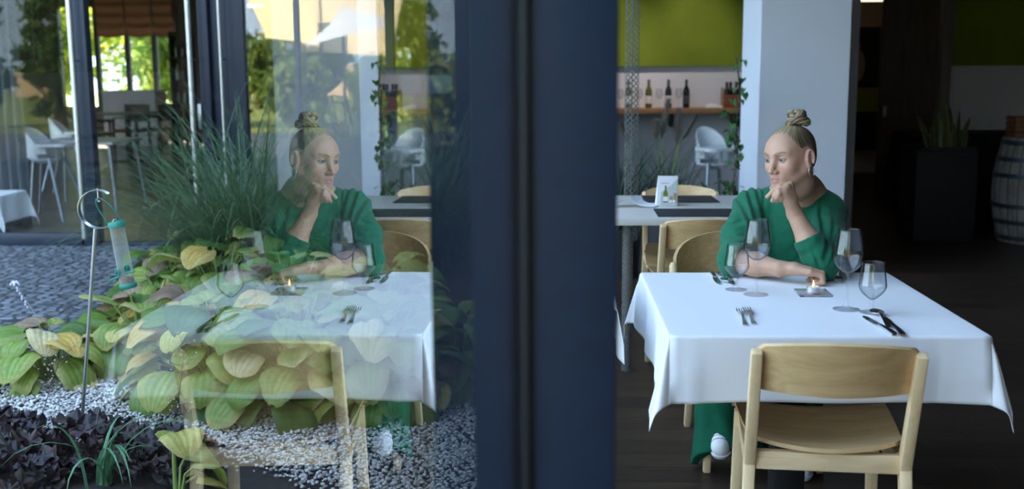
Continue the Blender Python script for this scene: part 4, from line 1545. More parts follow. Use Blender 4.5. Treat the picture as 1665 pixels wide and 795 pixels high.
Yp2 = 8.3
pp = P(1088, 200, Yp2)
pam = thing('pampas_grass', 'dried grass with brown feathery plumes in a grey pot behind the pale grey table', 'plant', (pp.x, pp.y, 0))
pot(pam, .16, .36, pm('grey_pot', srgb(70, 72, 74), .6))
rng = np.random.default_rng(9)
bl = []
for i in range(150):
    a, e_ = rng.uniform(0, 6.28), rng.uniform(.75, 1.5)
    bl.append(((rng.normal(0, .05), rng.normal(0, .05), .33), (math.cos(a) * math.cos(e_), math.sin(a) * math.cos(e_), math.sin(e_)), rng.uniform(.35, .8), .004, rng.uniform(.8, 2.2)))
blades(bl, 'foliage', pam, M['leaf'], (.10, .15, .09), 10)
M['plume'] = pm('dry_plume', srgb(128, 112, 96), .95, 0, .2, 40, sheen=.4)
for (pa, pt, sz) in (((1066, 232), (1068, 200), 1), ((1076, 228), (1087, 165), 1.0), ((1100, 238), (1104, 182), 1.1), ((1106, 232), (1131, 190), 1.0)):
    a = P(pa[0], pa[1], Yp2) - pam.location
    b = P(pt[0], pt[1], Yp2 - .05) - pam.location
    rr = np.random.default_rng(int(pa[0]))
    bl = []
    for i in range(620):
        u = rr.random() ** .8
        c = a.lerp(b, u)
        d = (b - a).normalized()
        ang = rr.uniform(0, 6.28)
        dv = Vector((math.cos(ang) * .45 + d.x + (.5 if pt[0] > 1120 else 0), math.sin(ang) * .45, d.z + .3)).normalized()
        bl.append((tuple(c), tuple(dv), .085 * sz * (1.15 - .6 * u), .0016, .9))
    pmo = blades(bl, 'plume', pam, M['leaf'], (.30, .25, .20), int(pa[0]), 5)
    MB().tube([(a.x * .2, a.y * .2, .33), a * .7 + Vector((0, 0, .1)), a, b], [.004, .0035, .003, .001], 6).build('stalk', M['stem'], pmo, 60)
pd_ = P(1012, 250, 7.4)
rd = thing('reed_plant', 'dark reed plant with long leaves and a drooping brown head beside the glass', 'plant', (pd_.x, pd_.y, 0))
pot(rd, .14, .34, pm('dark_pot', srgb(44, 46, 48), .6))
bl = []
for i in range(70):
    a, e_ = rng.uniform(-1.2, 1.9), rng.uniform(.9, 1.5)
    bl.append(((rng.normal(0, .04), rng.normal(0, .04), .3), (math.cos(a) * math.cos(e_), math.sin(a) * math.cos(e_), math.sin(e_)), rng.uniform(.4, .85), .009, rng.uniform(.3, 1.3)))
blades(bl, 'foliage', rd, M['leaf'], (.035, .06, .035), 12)
a = P(1022, 235, 7.4) - rd.location; b = P(1008, 196, 7.4) - rd.location
bl = []
for i in range(160):
    c = a.lerp(b, rng.random())
    ang = rng.uniform(0, 6.28)
    bl.append((tuple(c), (math.cos(ang) * .5, math.sin(ang) * .5, .8), .06, .0012, .8))
pmo = blades(bl, 'plume', rd, M['leaf'], (.11, .085, .065), 13, 5)
MB().tube([(0, 0, .3), a * .7 + Vector((0, 0, .12)), a, b], .003, 6).build('stalk', M['stem'], pmo, 60)

YI = 7.35
iv = thing('climbing_plant', 'green ivy-like plant climbing along the white column edge', 'plant', (P(1192, 300, YI).x, YI, 0))
pot(iv, .12, .30, pm('pot_brown', srgb(70, 56, 48), .6))
stm = MB()
IVV, IVF, IVC, off = [], [], [], 0
rng = np.random.default_rng(31)
paths = [[(1193, 345), (1192, 300), (1199, 250), (1197, 200), (1203, 150), (1200, 112), (1196, 92)],
         [(1192, 340), (1186, 310), (1170, 292), (1160, 300)], [(1188, 340), (1160, 318), (1146, 308), (1140, 296)],
         [(1197, 250), (1190, 205), (1186, 185), (1176, 180)]]
for pth in paths:
    pts = [P(a, b, YI + rng.uniform(-.06, .02)) - iv.location for a, b in pth]
    if pth is not paths[3]:
        pts = [Vector((0, 0, .27))] + pts
    stm.tube(pts, .005, 6)
    for i in range(len(pts) - 1):
        L_ = (pts[i + 1] - pts[i]).length
        for k in range(max(2, int(L_ / .018))):
            c = np.array(pts[i].lerp(pts[i + 1], rng.random())) + rng.normal(0, .022, 3) * np.array([1, 1, .8])
            s = rng.uniform(.026, .048)
            hh = np.array([[0, 0, 0], [.35, .55, .06], [-.25, .42, .05], [1, .12, -.05], [1.2, 0, -.08], [1, -.12, -.05], [.35, -.55, .06], [-.25, -.42, .05]]) * s
            hh = hh[[0, 2, 1, 3, 4, 5, 6, 7]]
            Rm = np.array(Matrix.Rotation(rng.uniform(0, 6.28), 3, 'Z') @ Matrix.Rotation(rng.uniform(.2, 1.4), 3, 'Y') @ Matrix.Rotation(rng.normal(0, .4), 3, 'X'))
            IVV.append(hh @ Rm.T + c)
            IVF += [(off, off + 1 + j, off + 2 + j) for j in range(6)]
            IVC.append(np.repeat((np.array([.06, .17, .05]) * rng.uniform(.6, 1.6))[None], 8, 0))
            off += 8
np_mesh('foliage', np.concatenate(IVV), np.array(IVF), M['leaf'], iv, np.concatenate(IVC))
stm.build('stem', M['bark'], iv, 60)

# ------------------------------------------------------------------ high chairs
WP = pm('white_plastic', srgb(226, 230, 232), .35)
GL = pm('grey_leg_metal', srgb(150, 160, 166), .35, .6)


def high_chair(label):
    t = thing('high_chair', label, 'high chair', group=None)
    sh_ = MB()

    def back(u, v_):
        a = (u - .5) * math.pi * 1.1
        r = .155 - .015 * v_
        zt = .60 + .30 * v_ * (math.cos(a * .82) ** .6 if abs(a * .82) < 1.5708 else 0)
        return Vector((r * math.sin(a), -.02 - r * math.cos(a) * (1 + .25 * v_), zt))
    sh_.grid(25, 12, back)
    sh_.grid(24, 6, lambda u, v_: Vector((.155 * v_ * math.cos(2 * math.pi * u), -.01 + .15 * v_ * math.sin(2 * math.pi * u), .55 + .05 * v_ ** 3)), closeu=True)
    o = sh_.build('seat_shell', WP, t, 60)
    s = o.modifiers.new('s', 'SOLIDIFY'); s.thickness = .008
    tr_ = MB()
    pl_ = []
    for k in range(40):
        a = 2 * math.pi * k / 40
        ca, sa = math.cos(a), math.sin(a)
        pl_.append((.24 * abs(ca) ** .5 * (1 if ca > 0 else -1), .15 + .15 * abs(sa) ** .5 * (1 if sa > 0 else -1)))
    tr_.prism(pl_, .715, .735, axis='z')
    tr_.tube([(x * .97, y, .737) for x, y in pl_], .007, 6, closed=True)
    tr_.build('tray', WP, t, 40)
    MB().box(-.17, -.14, -.02, .1, .64, .715, .008).box(.14, .17, -.02, .1, .64, .715, .008).build('armrest', WP, t, 40)
    for sx_ in (-1, 1):
        for sy_ in (-1, 1):
            MB().tube([(sx_ * .125, -.01 + sy_ * .11, .60), (sx_ * .25, sy_ * .27, .015)], [.017, .012], 12).build('leg', GL, t, 60)
    MB().box(-.02, .02, .10, .115, .56, .72, .004).build('crotch_post', WP, t, 40)
    return t


h1 = high_chair('white plastic high chair standing beside the climbing plant and column')
p = P(1162, 240, 9.5)
h1.location = (p.x, p.y, 0); h1.rotation_euler = (0, 0, R(205))
M['strap'] = M['black']
h2 = dup(h1, tuple(Vector((P(75, 250, 10.25).x, 10.25, 0))), R(-95), 'white high chair behind the glass, nearest the steel bar and grey curtain')
h3 = dup(h1, tuple(Vector((P(112, 250, 12.2).x, 12.2, 0))), R(-80), 'white high chair farther in, half hidden by the door frame')

# ------------------------------------------------------------------ dark corner: door, poster, table, planter, barrel
d2 = struct('door_2', MB().box(3.42, 4.02, 12.02, 12.07, .0, 2.6, .003), wood('grey_door_wood', srgb(96, 82, 74), srgb(118, 102, 92), (14, 14, 1.0)), 30)
MB().box(3.46, 3.49, 11.985, 12.02, .86, .98, .003).build('door_handle', M['steel'], d2, 30)
struct('trim_30', MB().box(4.05, 4.16, 12.02, 12.2, 0, 2.75, .003), pm('door_frame_grey', srgb(128, 120, 116), .6), 30)
po_ = thing('poster', 'tall poster with a pale figure on black and a green band, in the dark doorway', 'poster', (3.62, 14.78, 0))
def zz(py, Y=14.78): return CAM_H - (py - 108) * Y / 1780
mb = MB()
mb.box(-.2, .55, -.012, 0, zz(255), zz(0), 0, 0)
mb.box(-.2, .55, -.014, -.012, zz(145), zz(50), 0, 1).box(-.2, .55, -.014, -.012, zz(181), zz(146), 0, 2).box(-.2, .55, -.014, -.012, zz(245), zz(182), 0, 1).box(-.2, .55, -.014, -.012, zz(252), zz(246), 0, 2)
mb.ball((.24, -.0135, zz(80)), (.06, .0015, .07), 14, 3).ball((.27, -.0135, zz(110)), (.10, .0015, .22), 14, 3).ball((.22, -.0135, zz(210)), (.12, .0015, .13), 14, 4)
mb.build('print', [pm('poster_beige', srgb(176, 156, 140), .8), pm('poster_black', srgb(24, 22, 22), .8), pm('poster_green', srgb(132, 140, 20), .8), pm('poster_pale', srgb(150, 134, 122), .8), pm('poster_leaf', srgb(60, 52, 44), .8)], po_, 30)
lampM = NT('corridor_lamp')
lampM.b.inputs['Emission Color'].default_value = (1, .78, .5, 1)
lampM.b.inputs['Emission Strength'].default_value = 2.0
cl2 = thing('ceiling_lamp', 'long warm strip lamp high in the dark doorway', 'lamp', (3.62, 13.6, CAM_H + 100 * 13.6 / 1780))
MB().box(-.3, .5, -.04, .04, -.02, .02, .004).build('diffuser', lampM.m, cl2, 30)
MB().box(-.32, .52, -.05, .05, .02, .05, .004).build('housing', M['steel'], cl2, 30)
MB().tube([(.1, 0, .05), (.1, 0, 3.2 - cl2.location.z)], .008, 6).build('rod', M['steel'], cl2, 30)

# black clothed table
bt = thing('buffet_table', 'long table hidden under a black floor length cloth by the far wall', 'table', (4.35, 10.95, 0))
def tcl(u, v_):
    a = 2 * math.pi * u
    ca, sa = math.cos(a), math.sin(a)
    fl = v_
    hx, hy = 1.02 + .06 * fl, .36 + .06 * fl
    f_ = .018 * fl * math.sin(26 * a)
    return Vector(((hx + f_) * abs(ca) ** .22 * (1 if ca >= 0 else -1), (hy + f_) * abs(sa) ** .22 * (1 if sa >= 0 else -1), .762 - .70 * fl))
cmb = MB().grid(160, 8, tcl, closeu=True)
top_ = [tcl(i / 160, 0) for i in range(160)]
cmb.add([Vector((q.x, q.y, q.z)) for q in top_], [tuple(range(160))])
cmb.build('cloth', M['black'], bt, 50)
MB().box(-1.0, 1.0, -.34, .34, .73, .757, .003).build('tabletop', M['dark_wood'], bt, 30)
for sx_ in (-.9, .9):
    for sy_ in (-.28, .28):
        MB().box(sx_ - .02, sx_ + .02, sy_ - .02, sy_ + .02, 0, .73, .003).build('leg', M['gasket'], bt, 30)

# planter with snake plant
pa_, pb_ = G(1484, 392), G(1583, 392)
pcx = (pa_.x + pb_.x) / 2
pw_ = (pb_.x - pa_.x) / 2
pln = thing('planter', 'tall square black planter in the dark corner', 'planter', (pcx, pa_.y + pw_, 0))
hp = CAM_H - (240 - 108) * pa_.y / 1780
mb = MB()
mb.box(-pw_, pw_, -pw_, pw_, 0, hp - .03, .008).box(-pw_, pw_, -pw_, -pw_ + .03, hp - .03, hp, .004).box(-pw_, pw_, pw_ - .03, pw_, hp - .03, hp, .004).box(-pw_, -pw_ + .03, -pw_, pw_, hp - .03, hp, .004).box(pw_ - .03, pw_, -pw_, pw_, hp - .03, hp, .004)
mb.build('box', pm('black_fibre', srgb(20, 20, 23), .7, 0, .1, 40), pln, 30)
MB().box(-pw_ + .03, pw_ - .03, -pw_ + .03, pw_ - .03, hp - .031, hp - .022, .001).build('soil', M['mulch'], pln, 30)
sn = thing('snake_plant', 'snake plant with stiff upright sword leaves growing in the black planter', 'plant', (pcx, pa_.y + pw_, hp - .022))
rng = np.random.default_rng(77)
VV, FF, CC, off = [], [], [], 0
for (pt, pbs, wd) in (((1491, 188), (1510, 240), 1.0), ((1531, 148), (1540, 240), 1.0), ((1521, 178), (1522, 240), 1.1), ((1544, 172), (1546, 240), 1.1), ((1560, 178), (1557, 240), 1), ((1578, 190), (1562, 240), .9), ((1514, 205), (1516, 240), .9), ((1552, 200), (1550, 240), 1), ((1535, 185), (1534, 240), 1.2), ((1572, 205), (1566, 240), .8), ((1505, 215), (1512, 240), .8)):
    a = P(pbs[0], pbs[1], pa_.y + pw_ + rng.uniform(-.1, .1)); b = P(pt[0], pt[1], a.y + rng.uniform(-.08, .08))
    a = np.array(a - sn.location); a[2] = -.01
    b = np.array(b - sn.location)
    K = 14
    k = np.linspace(0, 1, K)[:, None]
    mid = a * (1 - k) + b * k + np.sin(np.pi * k) * np.array([(b - a)[0] * -.15, 0, 0])
    wdt = .028 * wd * (np.sin(np.pi * np.clip(k * .8 + .2, 0, 1)) ** .7) + .001
    yaw = rng.uniform(-.9, .9)
    sd = np.array([math.cos(yaw), math.sin(yaw), 0]); nn = np.array([-math.sin(yaw), math.cos(yaw), 0])
    VV.append(np.concatenate([mid - sd * wdt, mid + nn * wdt * .35, mid + sd * wdt]))
    for i in range(K - 1):
        FF += [(off + i, off + i + 1, off + K + i + 1, off + K + i), (off + K + i, off + K + i + 1, off + 2 * K + i + 1, off + 2 * K + i)]
    cc = np.repeat(np.array([[.05, .09, .035]]), 3 * K, 0) * (.8 + .4 * (np.sin(np.tile(k[:, 0], 3) * 40) > 0))[:, None]
    cc[:K] = cc[2 * K:] = (.20, .20, .06)
    CC.append(cc); off += 3 * K
np_mesh('foliage', np.concatenate(VV), np.array(FF), M['leaf'], sn, np.concatenate(CC))

# barrel
bp = G(1648, 400)
bar_x = P(1631, 300, bp.y + .1).x + .33
brl = thing('barrel', 'grey weathered wooden barrel standing beside the black planter', 'barrel', (bar_x, bp.y + .28, 0))
hb = CAM_H - (226 - 108) * (bp.y + .1) / 1780
t = NT('weathered_staves')
v = t.coords()
sp = t.n('SeparateXYZ'); t.l(v, sp.inputs[0])
an_ = t.math('ARCTAN2', sp.outputs['Y'], sp.outputs['X'])
st_ = t.math('FRACT', t.math('MULTIPLY', an_, 24 / (2 * math.pi)))
ed = t.math('GREATER_THAN', t.math('ABSOLUTE', t.math('SUBTRACT', st_, .5)), .46)
nz = t.noise(t.coords((6, 6, 1.2)), 4, 5)
rp = t.ramp(nz.outputs['Fac'], [(.3, srgb(92, 86, 82)), (.7, srgb(134, 127, 120))])
mx = t.n('MixRGB'); t.l(ed, mx.inputs[0]); t.l(rp.outputs[0], mx.inputs[1]); mx.inputs[2].default_value = srgb(40, 36, 34)
t.l(mx.outputs[0], t.b.inputs['Base Color']); t.b.inputs['Roughness'].default_value = .8
br_ = lambda z: .265 + .065 * math.sin(math.pi * z / hb)
MB().lathe([(.0005, .02), (br_(0) - .02, .02), (br_(0) - .02, 0)] + [(br_(hb * k / 20), hb * k / 20) for k in range(21)] + [(br_(hb) - .02, hb), (br_(hb) - .02, hb - .03), (.0005, hb - .03)], 48).build('body', t.m, brl, 40)
HM = pm('dull_iron_hoop', srgb(70, 78, 88), .5, .7)
for z in (.04, .17, .30, hb - .30, hb - .17, hb - .04):
    MB().lathe([(br_(z - .018) + .001, z - .018), (br_(z - .018) + .004, z - .018), (br_(z + .018) + .004, z + .018), (br_(z + .018) + .001, z + .018)], 48).build('hoop', HM, brl, 40)
bx_ = thing('wooden_crate', 'small slatted wooden crate on top of the barrel', 'crate', (P(1668, 210, bp.y + .2).x, bp.y + .25, hb))
cmb = MB()
for k in range(4):
    z = .006 + k * .042
    cmb.box(-.10, .10, -.10, -.088, z, z + .034, .002).box(-.10, .10, .088, .10, z, z + .034, .002).box(-.10, -.088, -.088, .088, z, z + .034, .002).box(.088, .10, -.088, .088, z, z + .034, .002)
cmb.box(-.088, .088, -.088, .088, 0.0, .01, .001)
for sx_ in (-1, 1):
    for sy_ in (-1, 1):
        cmb.box(sx_ * .08 - .008, sx_ * .08 + .008, sy_ * .08 - .008, sy_ * .08 + .008, 0, .172, .001)
cmb.build('slats', wood('brown_crate_wood', srgb(92, 60, 38), srgb(118, 80, 52)), bx_, 30)

# ------------------------------------------------------------------ inside the other wing
def plain_table(name, label, loc, hx, hy, z, m, leg='four', rz=0):
    t = thing(name, label, 'table', loc, rz)
    MB().box(-hx, hx, -hy, hy, z - .03, z, .004).build('tabletop', m, t, 40)
    if leg == 'four':
        for sx_ in (-1, 1):
            for sy_ in (-1, 1):
                MB().tube([(sx_ * (hx - .06), sy_ * (hy - .06), z - .03), (sx_ * hx, sy_ * hy, 0)], [.018, .014], 10).build('leg', GL, t, 60)
    else:
        MB().tube([(0, 0, .02), (0, 0, z - .03)], .045, 16).build('pedestal', M['gasket'], t, 60)
        MB().lathe([(.0005, 0), (.30, 0), (.30, .012), (.06, .03), (.0005, .03)], 28).build('base', M['gasket'], t, 60)
    return t


p = P(118, 235, 11.2)
plain_table('cafe_table', 'pale table next to the white high chairs behind the far glass', (p.x + .1, 11.3, 0), .45, .4, .70, M['table_top'])
p = G(212, 262)
plain_table('cafe_table', 'round-footed brown table in front of the white counter in the far room', (p.x, p.y, 0), .42, .42, .76, M['dark_wood'], 'ped')


def dark_chair(label):
    t = thing('wooden_chair', label, 'chair')
    m = M['dark_wood']
    for sx_ in (-1, 1):
        MB().bar((sx_ * .2, -.22, 0), (sx_ * .2, -.24, .86), .035, .035, .03, .03, bev=.003).build('rear_leg', m, t, 40)
        MB().bar((sx_ * .2, .2, 0), (sx_ * .2, .2, .64), .035, .035, bev=.003).build('front_leg', m, t, 40)
        MB().bar((sx_ * .2, -.23, .65), (sx_ * .2, .22, .65), .04, .025, bev=.003).build('armrest', m, t, 40)
    MB().box(-.21, .21, -.22, .22, .42, .47, .01).build('seat', m, t, 40)
    MB().box(-.19, .19, -.25, -.225, .58, .86, .006).build('backrest', m, t, 40)
    return t


dc = dark_chair('dark wooden armchair right of the brown table in the far room')
p = G(245, 255); dc.location = (p.x, p.y + .2, 0); dc.rotation_euler = (0, 0, R(80))
p = G(176, 262); dup(dc, (p.x, p.y - .3, 0), R(-60), 'dark armchair in the far room right beside the blue door frame')
p = P(213, 200, 17.6); dup(dc, (p.x, p.y, 0), R(175), 'dark armchair behind the brown table, backed by the white counter')
ct = thing('bar_counter', 'long white counter under the far window', 'counter', ((wx(230) + wx(300)) / 2 + .1, 20.6, 0))
hx = .5
MB().box(-hx, hx, -.3, .3, .0, 1.0, .006).build('body', M['white_wall'], ct, 30)
MB().box(-hx - .02, hx + .02, -.32, .32, 1.0, 1.035, .004).build('counter_top', M['white_wall'], ct, 30)
p = P(200, 140, 21.2)
lc = thing('low_cabinet', 'white cabinet set back beside the counter under the far window', 'cabinet', (p.x + .3, 21.3, 0))
MB().box(-.35, .35, -.25, .25, .05, 1.02, .006).build('body', M['white_wall'], lc, 30)
MB().box(-.33, .33, -.23, .23, .0, .05, .003).build('plinth', M['gasket'], lc, 30)
bs = thing('shelving_unit', 'tall open black shelf of bottles in the far room beside the doorway bar', 'shelf', (P(299, 150, 18.6).x, 18.6, 0))
for sx_ in (-.16, .14):
    MB().box(sx_, sx_ + .03, -.18, .18, 0, 2.05, .003).build('upright', M['gasket'], bs, 30)
for k in range(6):
    MB().box(-.15, .15, -.175, .175, .08 + .38 * k, .105 + .38 * k, .002).build('shelf', M['gasket'], bs, 30)
for k in range(6):
    for j in range(2):
        z = .105 + .38 * k
        if k == 5: continue
        wine_bottle(0, [srgb(150, 154, 150), srgb(40, 60, 40), srgb(24, 26, 28)][(k + j) % 3], None, 'bottle standing on the tall black shelf in the far room', loc=(bs.location.x - .06 + .11 * j, 18.6 - .08, z), h=.27)['group'] = 'bottles on the black shelf'
# grey curtain and clothed table at the far left
cu = MB().grid(90, 12, lambda u, v_: Vector((u * .55, .035 * math.sin(u * 40) * (1 - .1 * v_), 2.95 - 2.92 * v_)))
o = cu.build('curtain', pm('grey_curtain_cloth', srgb(70, 74, 78), .9), None, 70)
o.location = (P(-60, 200, 9.6).x, 9.6, 0)
s = o.modifiers.new('s', 'SOLIDIFY'); s.thickness = .003
tag(o, 'grey curtain hanging full height behind the far glass', 'curtain')
p = P(-20, 330, 9.25)
wt = thing('cafe_table', 'table beside the grey curtain mostly covered by a white cloth', 'table', (p.x - .06, 9.3, 0))
MB().box(-.25, .25, -.25, .25, .33, .36, .004).build('tabletop', M['table_top'], wt, 30)
MB().tube([(0, 0, 0), (0, 0, .33)], .04, 12).lathe([(.0005, 0), (.2, 0), (.2, .012), (.0005, .02)], 20).build('pedestal', M['gasket'], wt, 40)
cloth('tablecloth', .252, .252, .363, .24, 'white cloth on the table next to the grey curtain behind the far glass', (p.x - .06, 9.3, 0), 0, M['linen'], 1.0)
# hanging plant
p = P(52, 45, 9.5)
hp_ = thing('hanging_plant', 'dark leafy plant hanging from the ceiling behind the far glass', 'plant', (p.x, 9.5, 0))
bl = []
rng = np.random.default_rng(5)
for i in range(420):
    c = np.array([rng.normal(0, .13), rng.normal(0, .08), CAM_H - (rng.uniform(-30, 95) - 108) * 9.5 / 1780])
    a = rng.uniform(0, 6.28)
    bl.append((tuple(c), (math.cos(a) * .9, math.sin(a) * .9, rng.uniform(-.3, .4)), .07, .014, 1.2))
blades(bl, 'foliage', hp_, M['leaf'], (.05, .07, .03), 6, 5)
MB().tube([(0, 0, 1.55), (0.02, 0, 2.2), (0, 0, 3.0)], .006, 6).build('stem', M['bark'], hp_, 60)
# framed panels standing in for sky-reflecting windows, the sky blue painted on
for pa, pb, lb in ((651, 684, 'framed panel with painted sky reflection behind the far glass, the one nearer the steel bars'), (691, 736, 'framed panel with painted sky reflection behind the far glass, the one nearest the blue post')):
    Y = 8.95
    a, b = P(pa, 122, Y), P(pb, 152, Y)
    t_ = thing('sky_panel', lb, 'window panel', ((a.x + b.x) / 2, Y, (a.z + b.z) / 2))
    hx, hz = (b.x - a.x) / 2, (a.z - b.z) / 2
    MB().box(-hx, hx, -.004, .004, -hz, hz, .001).build('print', pm('painted_sky_blue', srgb(176, 206, 232), .5, 0, .08, 12), t_, 30)
    MB().box(-hx - .01, hx + .01, -.008, .012, hz, hz + .012).box(-hx - .01, hx + .01, -.008, .012, -hz - .012, -hz).box(-hx - .01, -hx, -.008, .012, -hz, hz).box(hx, hx + .01, -.008, .012, -hz, hz).build('frame', M['gasket'], t_, 30)
    MB().tube([(-hx * .6, .004, hz), (-hx * .6, .004, 3.0 - t_.location.z)], .003, 5).tube([(hx * .6, .004, hz), (hx * .6, .004, 3.0 - t_.location.z)], .003, 5).build('cord', M['gasket'], t_, 30)

# ------------------------------------------------------------------ behind the viewer outside: seen mirrored in the far glass
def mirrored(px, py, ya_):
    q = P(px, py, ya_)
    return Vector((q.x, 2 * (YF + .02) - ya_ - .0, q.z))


def sail(corners, label, col, sag, depth=26):
    c = [mirrored(a, b, depth + dd) for a, b, dd in corners]
    o = sum(c, Vector()) / len(c)
    root = thing('shade_sail', label, 'shade sail', tuple(o))
    mb = MB()
    if len(c) == 3: c = c + [c[2] * .999 + c[0] * .001]
    def sf(u, v_):
        a = c[0].lerp(c[1], u); b = c[3].lerp(c[2], u)
        q = a.lerp(b, v_)
        # edges hollow in between the corners
        k = 4 * u * (1 - u) * sag + 4 * v_ * (1 - v_) * sag
        return q.lerp(o, k) - o
    f = mb.grid(24, 24, sf).build('canvas', pm('sail_' + label[:5], col, .9), root, 80)
    s = f.modifiers.new('s', 'SOLIDIFY'); s.thickness = .004
    for i, q in enumerate(c[:3]):
        MB().tube([q - o + Vector((0, 0, .02)), Vector((q.x - o.x, q.y - o.y, -o.z))], .03, 8).build('mast', M['frame_far'], root, 60)
    return root


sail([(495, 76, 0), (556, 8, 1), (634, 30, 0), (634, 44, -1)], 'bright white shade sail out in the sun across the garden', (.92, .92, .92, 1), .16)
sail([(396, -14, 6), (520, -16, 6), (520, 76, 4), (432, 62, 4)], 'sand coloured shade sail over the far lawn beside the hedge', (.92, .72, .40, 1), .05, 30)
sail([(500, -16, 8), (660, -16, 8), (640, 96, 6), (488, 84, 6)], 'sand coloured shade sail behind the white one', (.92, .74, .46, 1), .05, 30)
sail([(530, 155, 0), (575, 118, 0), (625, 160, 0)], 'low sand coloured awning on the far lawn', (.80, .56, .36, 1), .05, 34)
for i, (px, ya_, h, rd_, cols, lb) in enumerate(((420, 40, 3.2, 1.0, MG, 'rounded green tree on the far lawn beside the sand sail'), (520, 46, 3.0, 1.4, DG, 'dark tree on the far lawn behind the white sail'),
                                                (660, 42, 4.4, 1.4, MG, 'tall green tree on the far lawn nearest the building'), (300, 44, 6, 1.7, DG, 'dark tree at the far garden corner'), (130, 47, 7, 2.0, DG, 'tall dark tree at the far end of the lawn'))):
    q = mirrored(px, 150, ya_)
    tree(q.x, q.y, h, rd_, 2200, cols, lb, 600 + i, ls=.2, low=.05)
struct('boundary_wall', MB().box(-30, 10, -42, -41.7, -.02, 1.6), pm('sunlit_render', srgb(206, 180, 140), .9))
# dark hedge outside, mirrored in the left panes of the far glass
for i, (x, y, lb) in enumerate(((-14.6, -9.5, 'dark hedge bush on the lawn farthest from the building'), (-12.4, -9.2, 'dark hedge bush on the lawn, second from the paving corner'), (-10.3, -9.6, 'dark hedge bush on the lawn nearest the shade sails'),
   (-8.5, -9.3, 'low bush below the white shade sail, farther from the building'), (-6.6, -9.6, 'low bush straight below the white shade sail'), (-4.7, -10.6, 'low bush on the lawn edge, second from the building corner'), (-2.8, -9.6, 'low bush on the lawn edge closest to the building corner'))):
    tree(x, y, 3.6 if x < -10 else 1.7, .72, 2600, DG if x < -10 else MG, lb, 640 + i, ls=.14, low=.0)
# added fill lamps above the view, brightening the wall at the wine shelf
for i, (x, lb) in enumerate(((.55, 'added fill spot aimed at the shelf end by the glass'), (1.45, 'added fill spot aimed at the shelf end by the column'))):
    t_ = thing('fill_spot', lb, 'lamp', (x, 11.0, 3.05))
    MB().lathe([(.0005, 0.15), (.035, .15), (.035, .03), (.04, 0), (.032, .002), (.030, .03), (.0005, .035)], 20).build('housing', M['gasket'], t_, 40)
    L_ = bpy.data.lights.new('spot', 'SPOT')
    L_.energy = 70; L_.color = (1.0, .87, .81); L_.spot_size = R(56); L_.spot_blend = 1.0; L_.shadow_soft_size = .04
    lo_ = link(bpy.data.objects.new('spot_light', L_), t_)
    lo_.location = (0, 0, -.02)
    lo_.rotation_euler = Vector((-.1, 1.2, -1.75)).to_track_quat('-Z', 'Y').to_euler()
# ------------------------------------------------------------------ the woman
def v3(*a): return np.array(a, np.float64)


class SDF:
    """smoothly joined solids; each entry: kind, parameters, blend radius, sign"""

    def __init__(self): self.items = []

    def cone(self, a, b, ra, rb, k=.012, s=1):
        a, b = np.array(a, float), np.array(b, float)
        r = max(ra, rb)
        lo, hi = np.minimum(a, b) - r, np.maximum(a, b) + r

        def fn(p):
            ba = b - a
            l2 = ba @ ba
            pa = p - a
            t_ = np.clip(pa @ ba / l2, 0, 1)
            return np.linalg.norm(pa - t_[:, None] * ba, axis=1) - (ra + (rb - ra) * t_)
        self.items.append((fn, lo, hi, k, s))
        return self

    def chain(self, pts, rs, k=.012, s=1):
        for i in range(len(pts) - 1):
            self.cone(pts[i], pts[i + 1], rs[i], rs[i + 1], k, s)
        return self

    def ell(self, c, r, M_=None, k=.012, s=1):
        c, r = np.array(c, float), np.array(r, float)
        M_ = np.eye(3) if M_ is None else np.array(M_, float)        # columns: axes in the place
        e_ = np.abs(M_) @ r

        def fn(p):
            q = (p - c) @ M_
            k0 = np.linalg.norm(q / r, axis=1)
            k1 = np.linalg.norm(q / (r * r), axis=1)
            return np.where(k0 < 1e-6, -r.min(), k0 * (k0 - 1) / np.maximum(k1, 1e-9))
        self.items.append((fn, c - e_, c + e_, k, s))
        return self

    def plane(self, fn, lo, hi, k, s):
        self.items.append((fn, np.array(lo, float), np.array(hi, float), k, s))
        return self

    def __call__(self, p):
        d = np.full(len(p), .2)
        for fn, lo, hi, k, s in self.items:
            m = k + .02
            msk = np.all((p > lo - m) & (p < hi + m), axis=1)
            if not msk.any(): continue
            q = fn(p[msk])
            e_ = d[msk]
            kk = max(k, 1e-5)
            if s > 0:
                h = np.clip(kk - np.abs(e_ - q), 0, None) / kk
                d[msk] = np.minimum(e_, q) - h * h * kk * .25
            elif s < 0:
                h = np.clip(kk - np.abs(e_ + q), 0, None) / kk
                d[msk] = np.maximum(e_, -q) + h * h * kk * .25
        return d


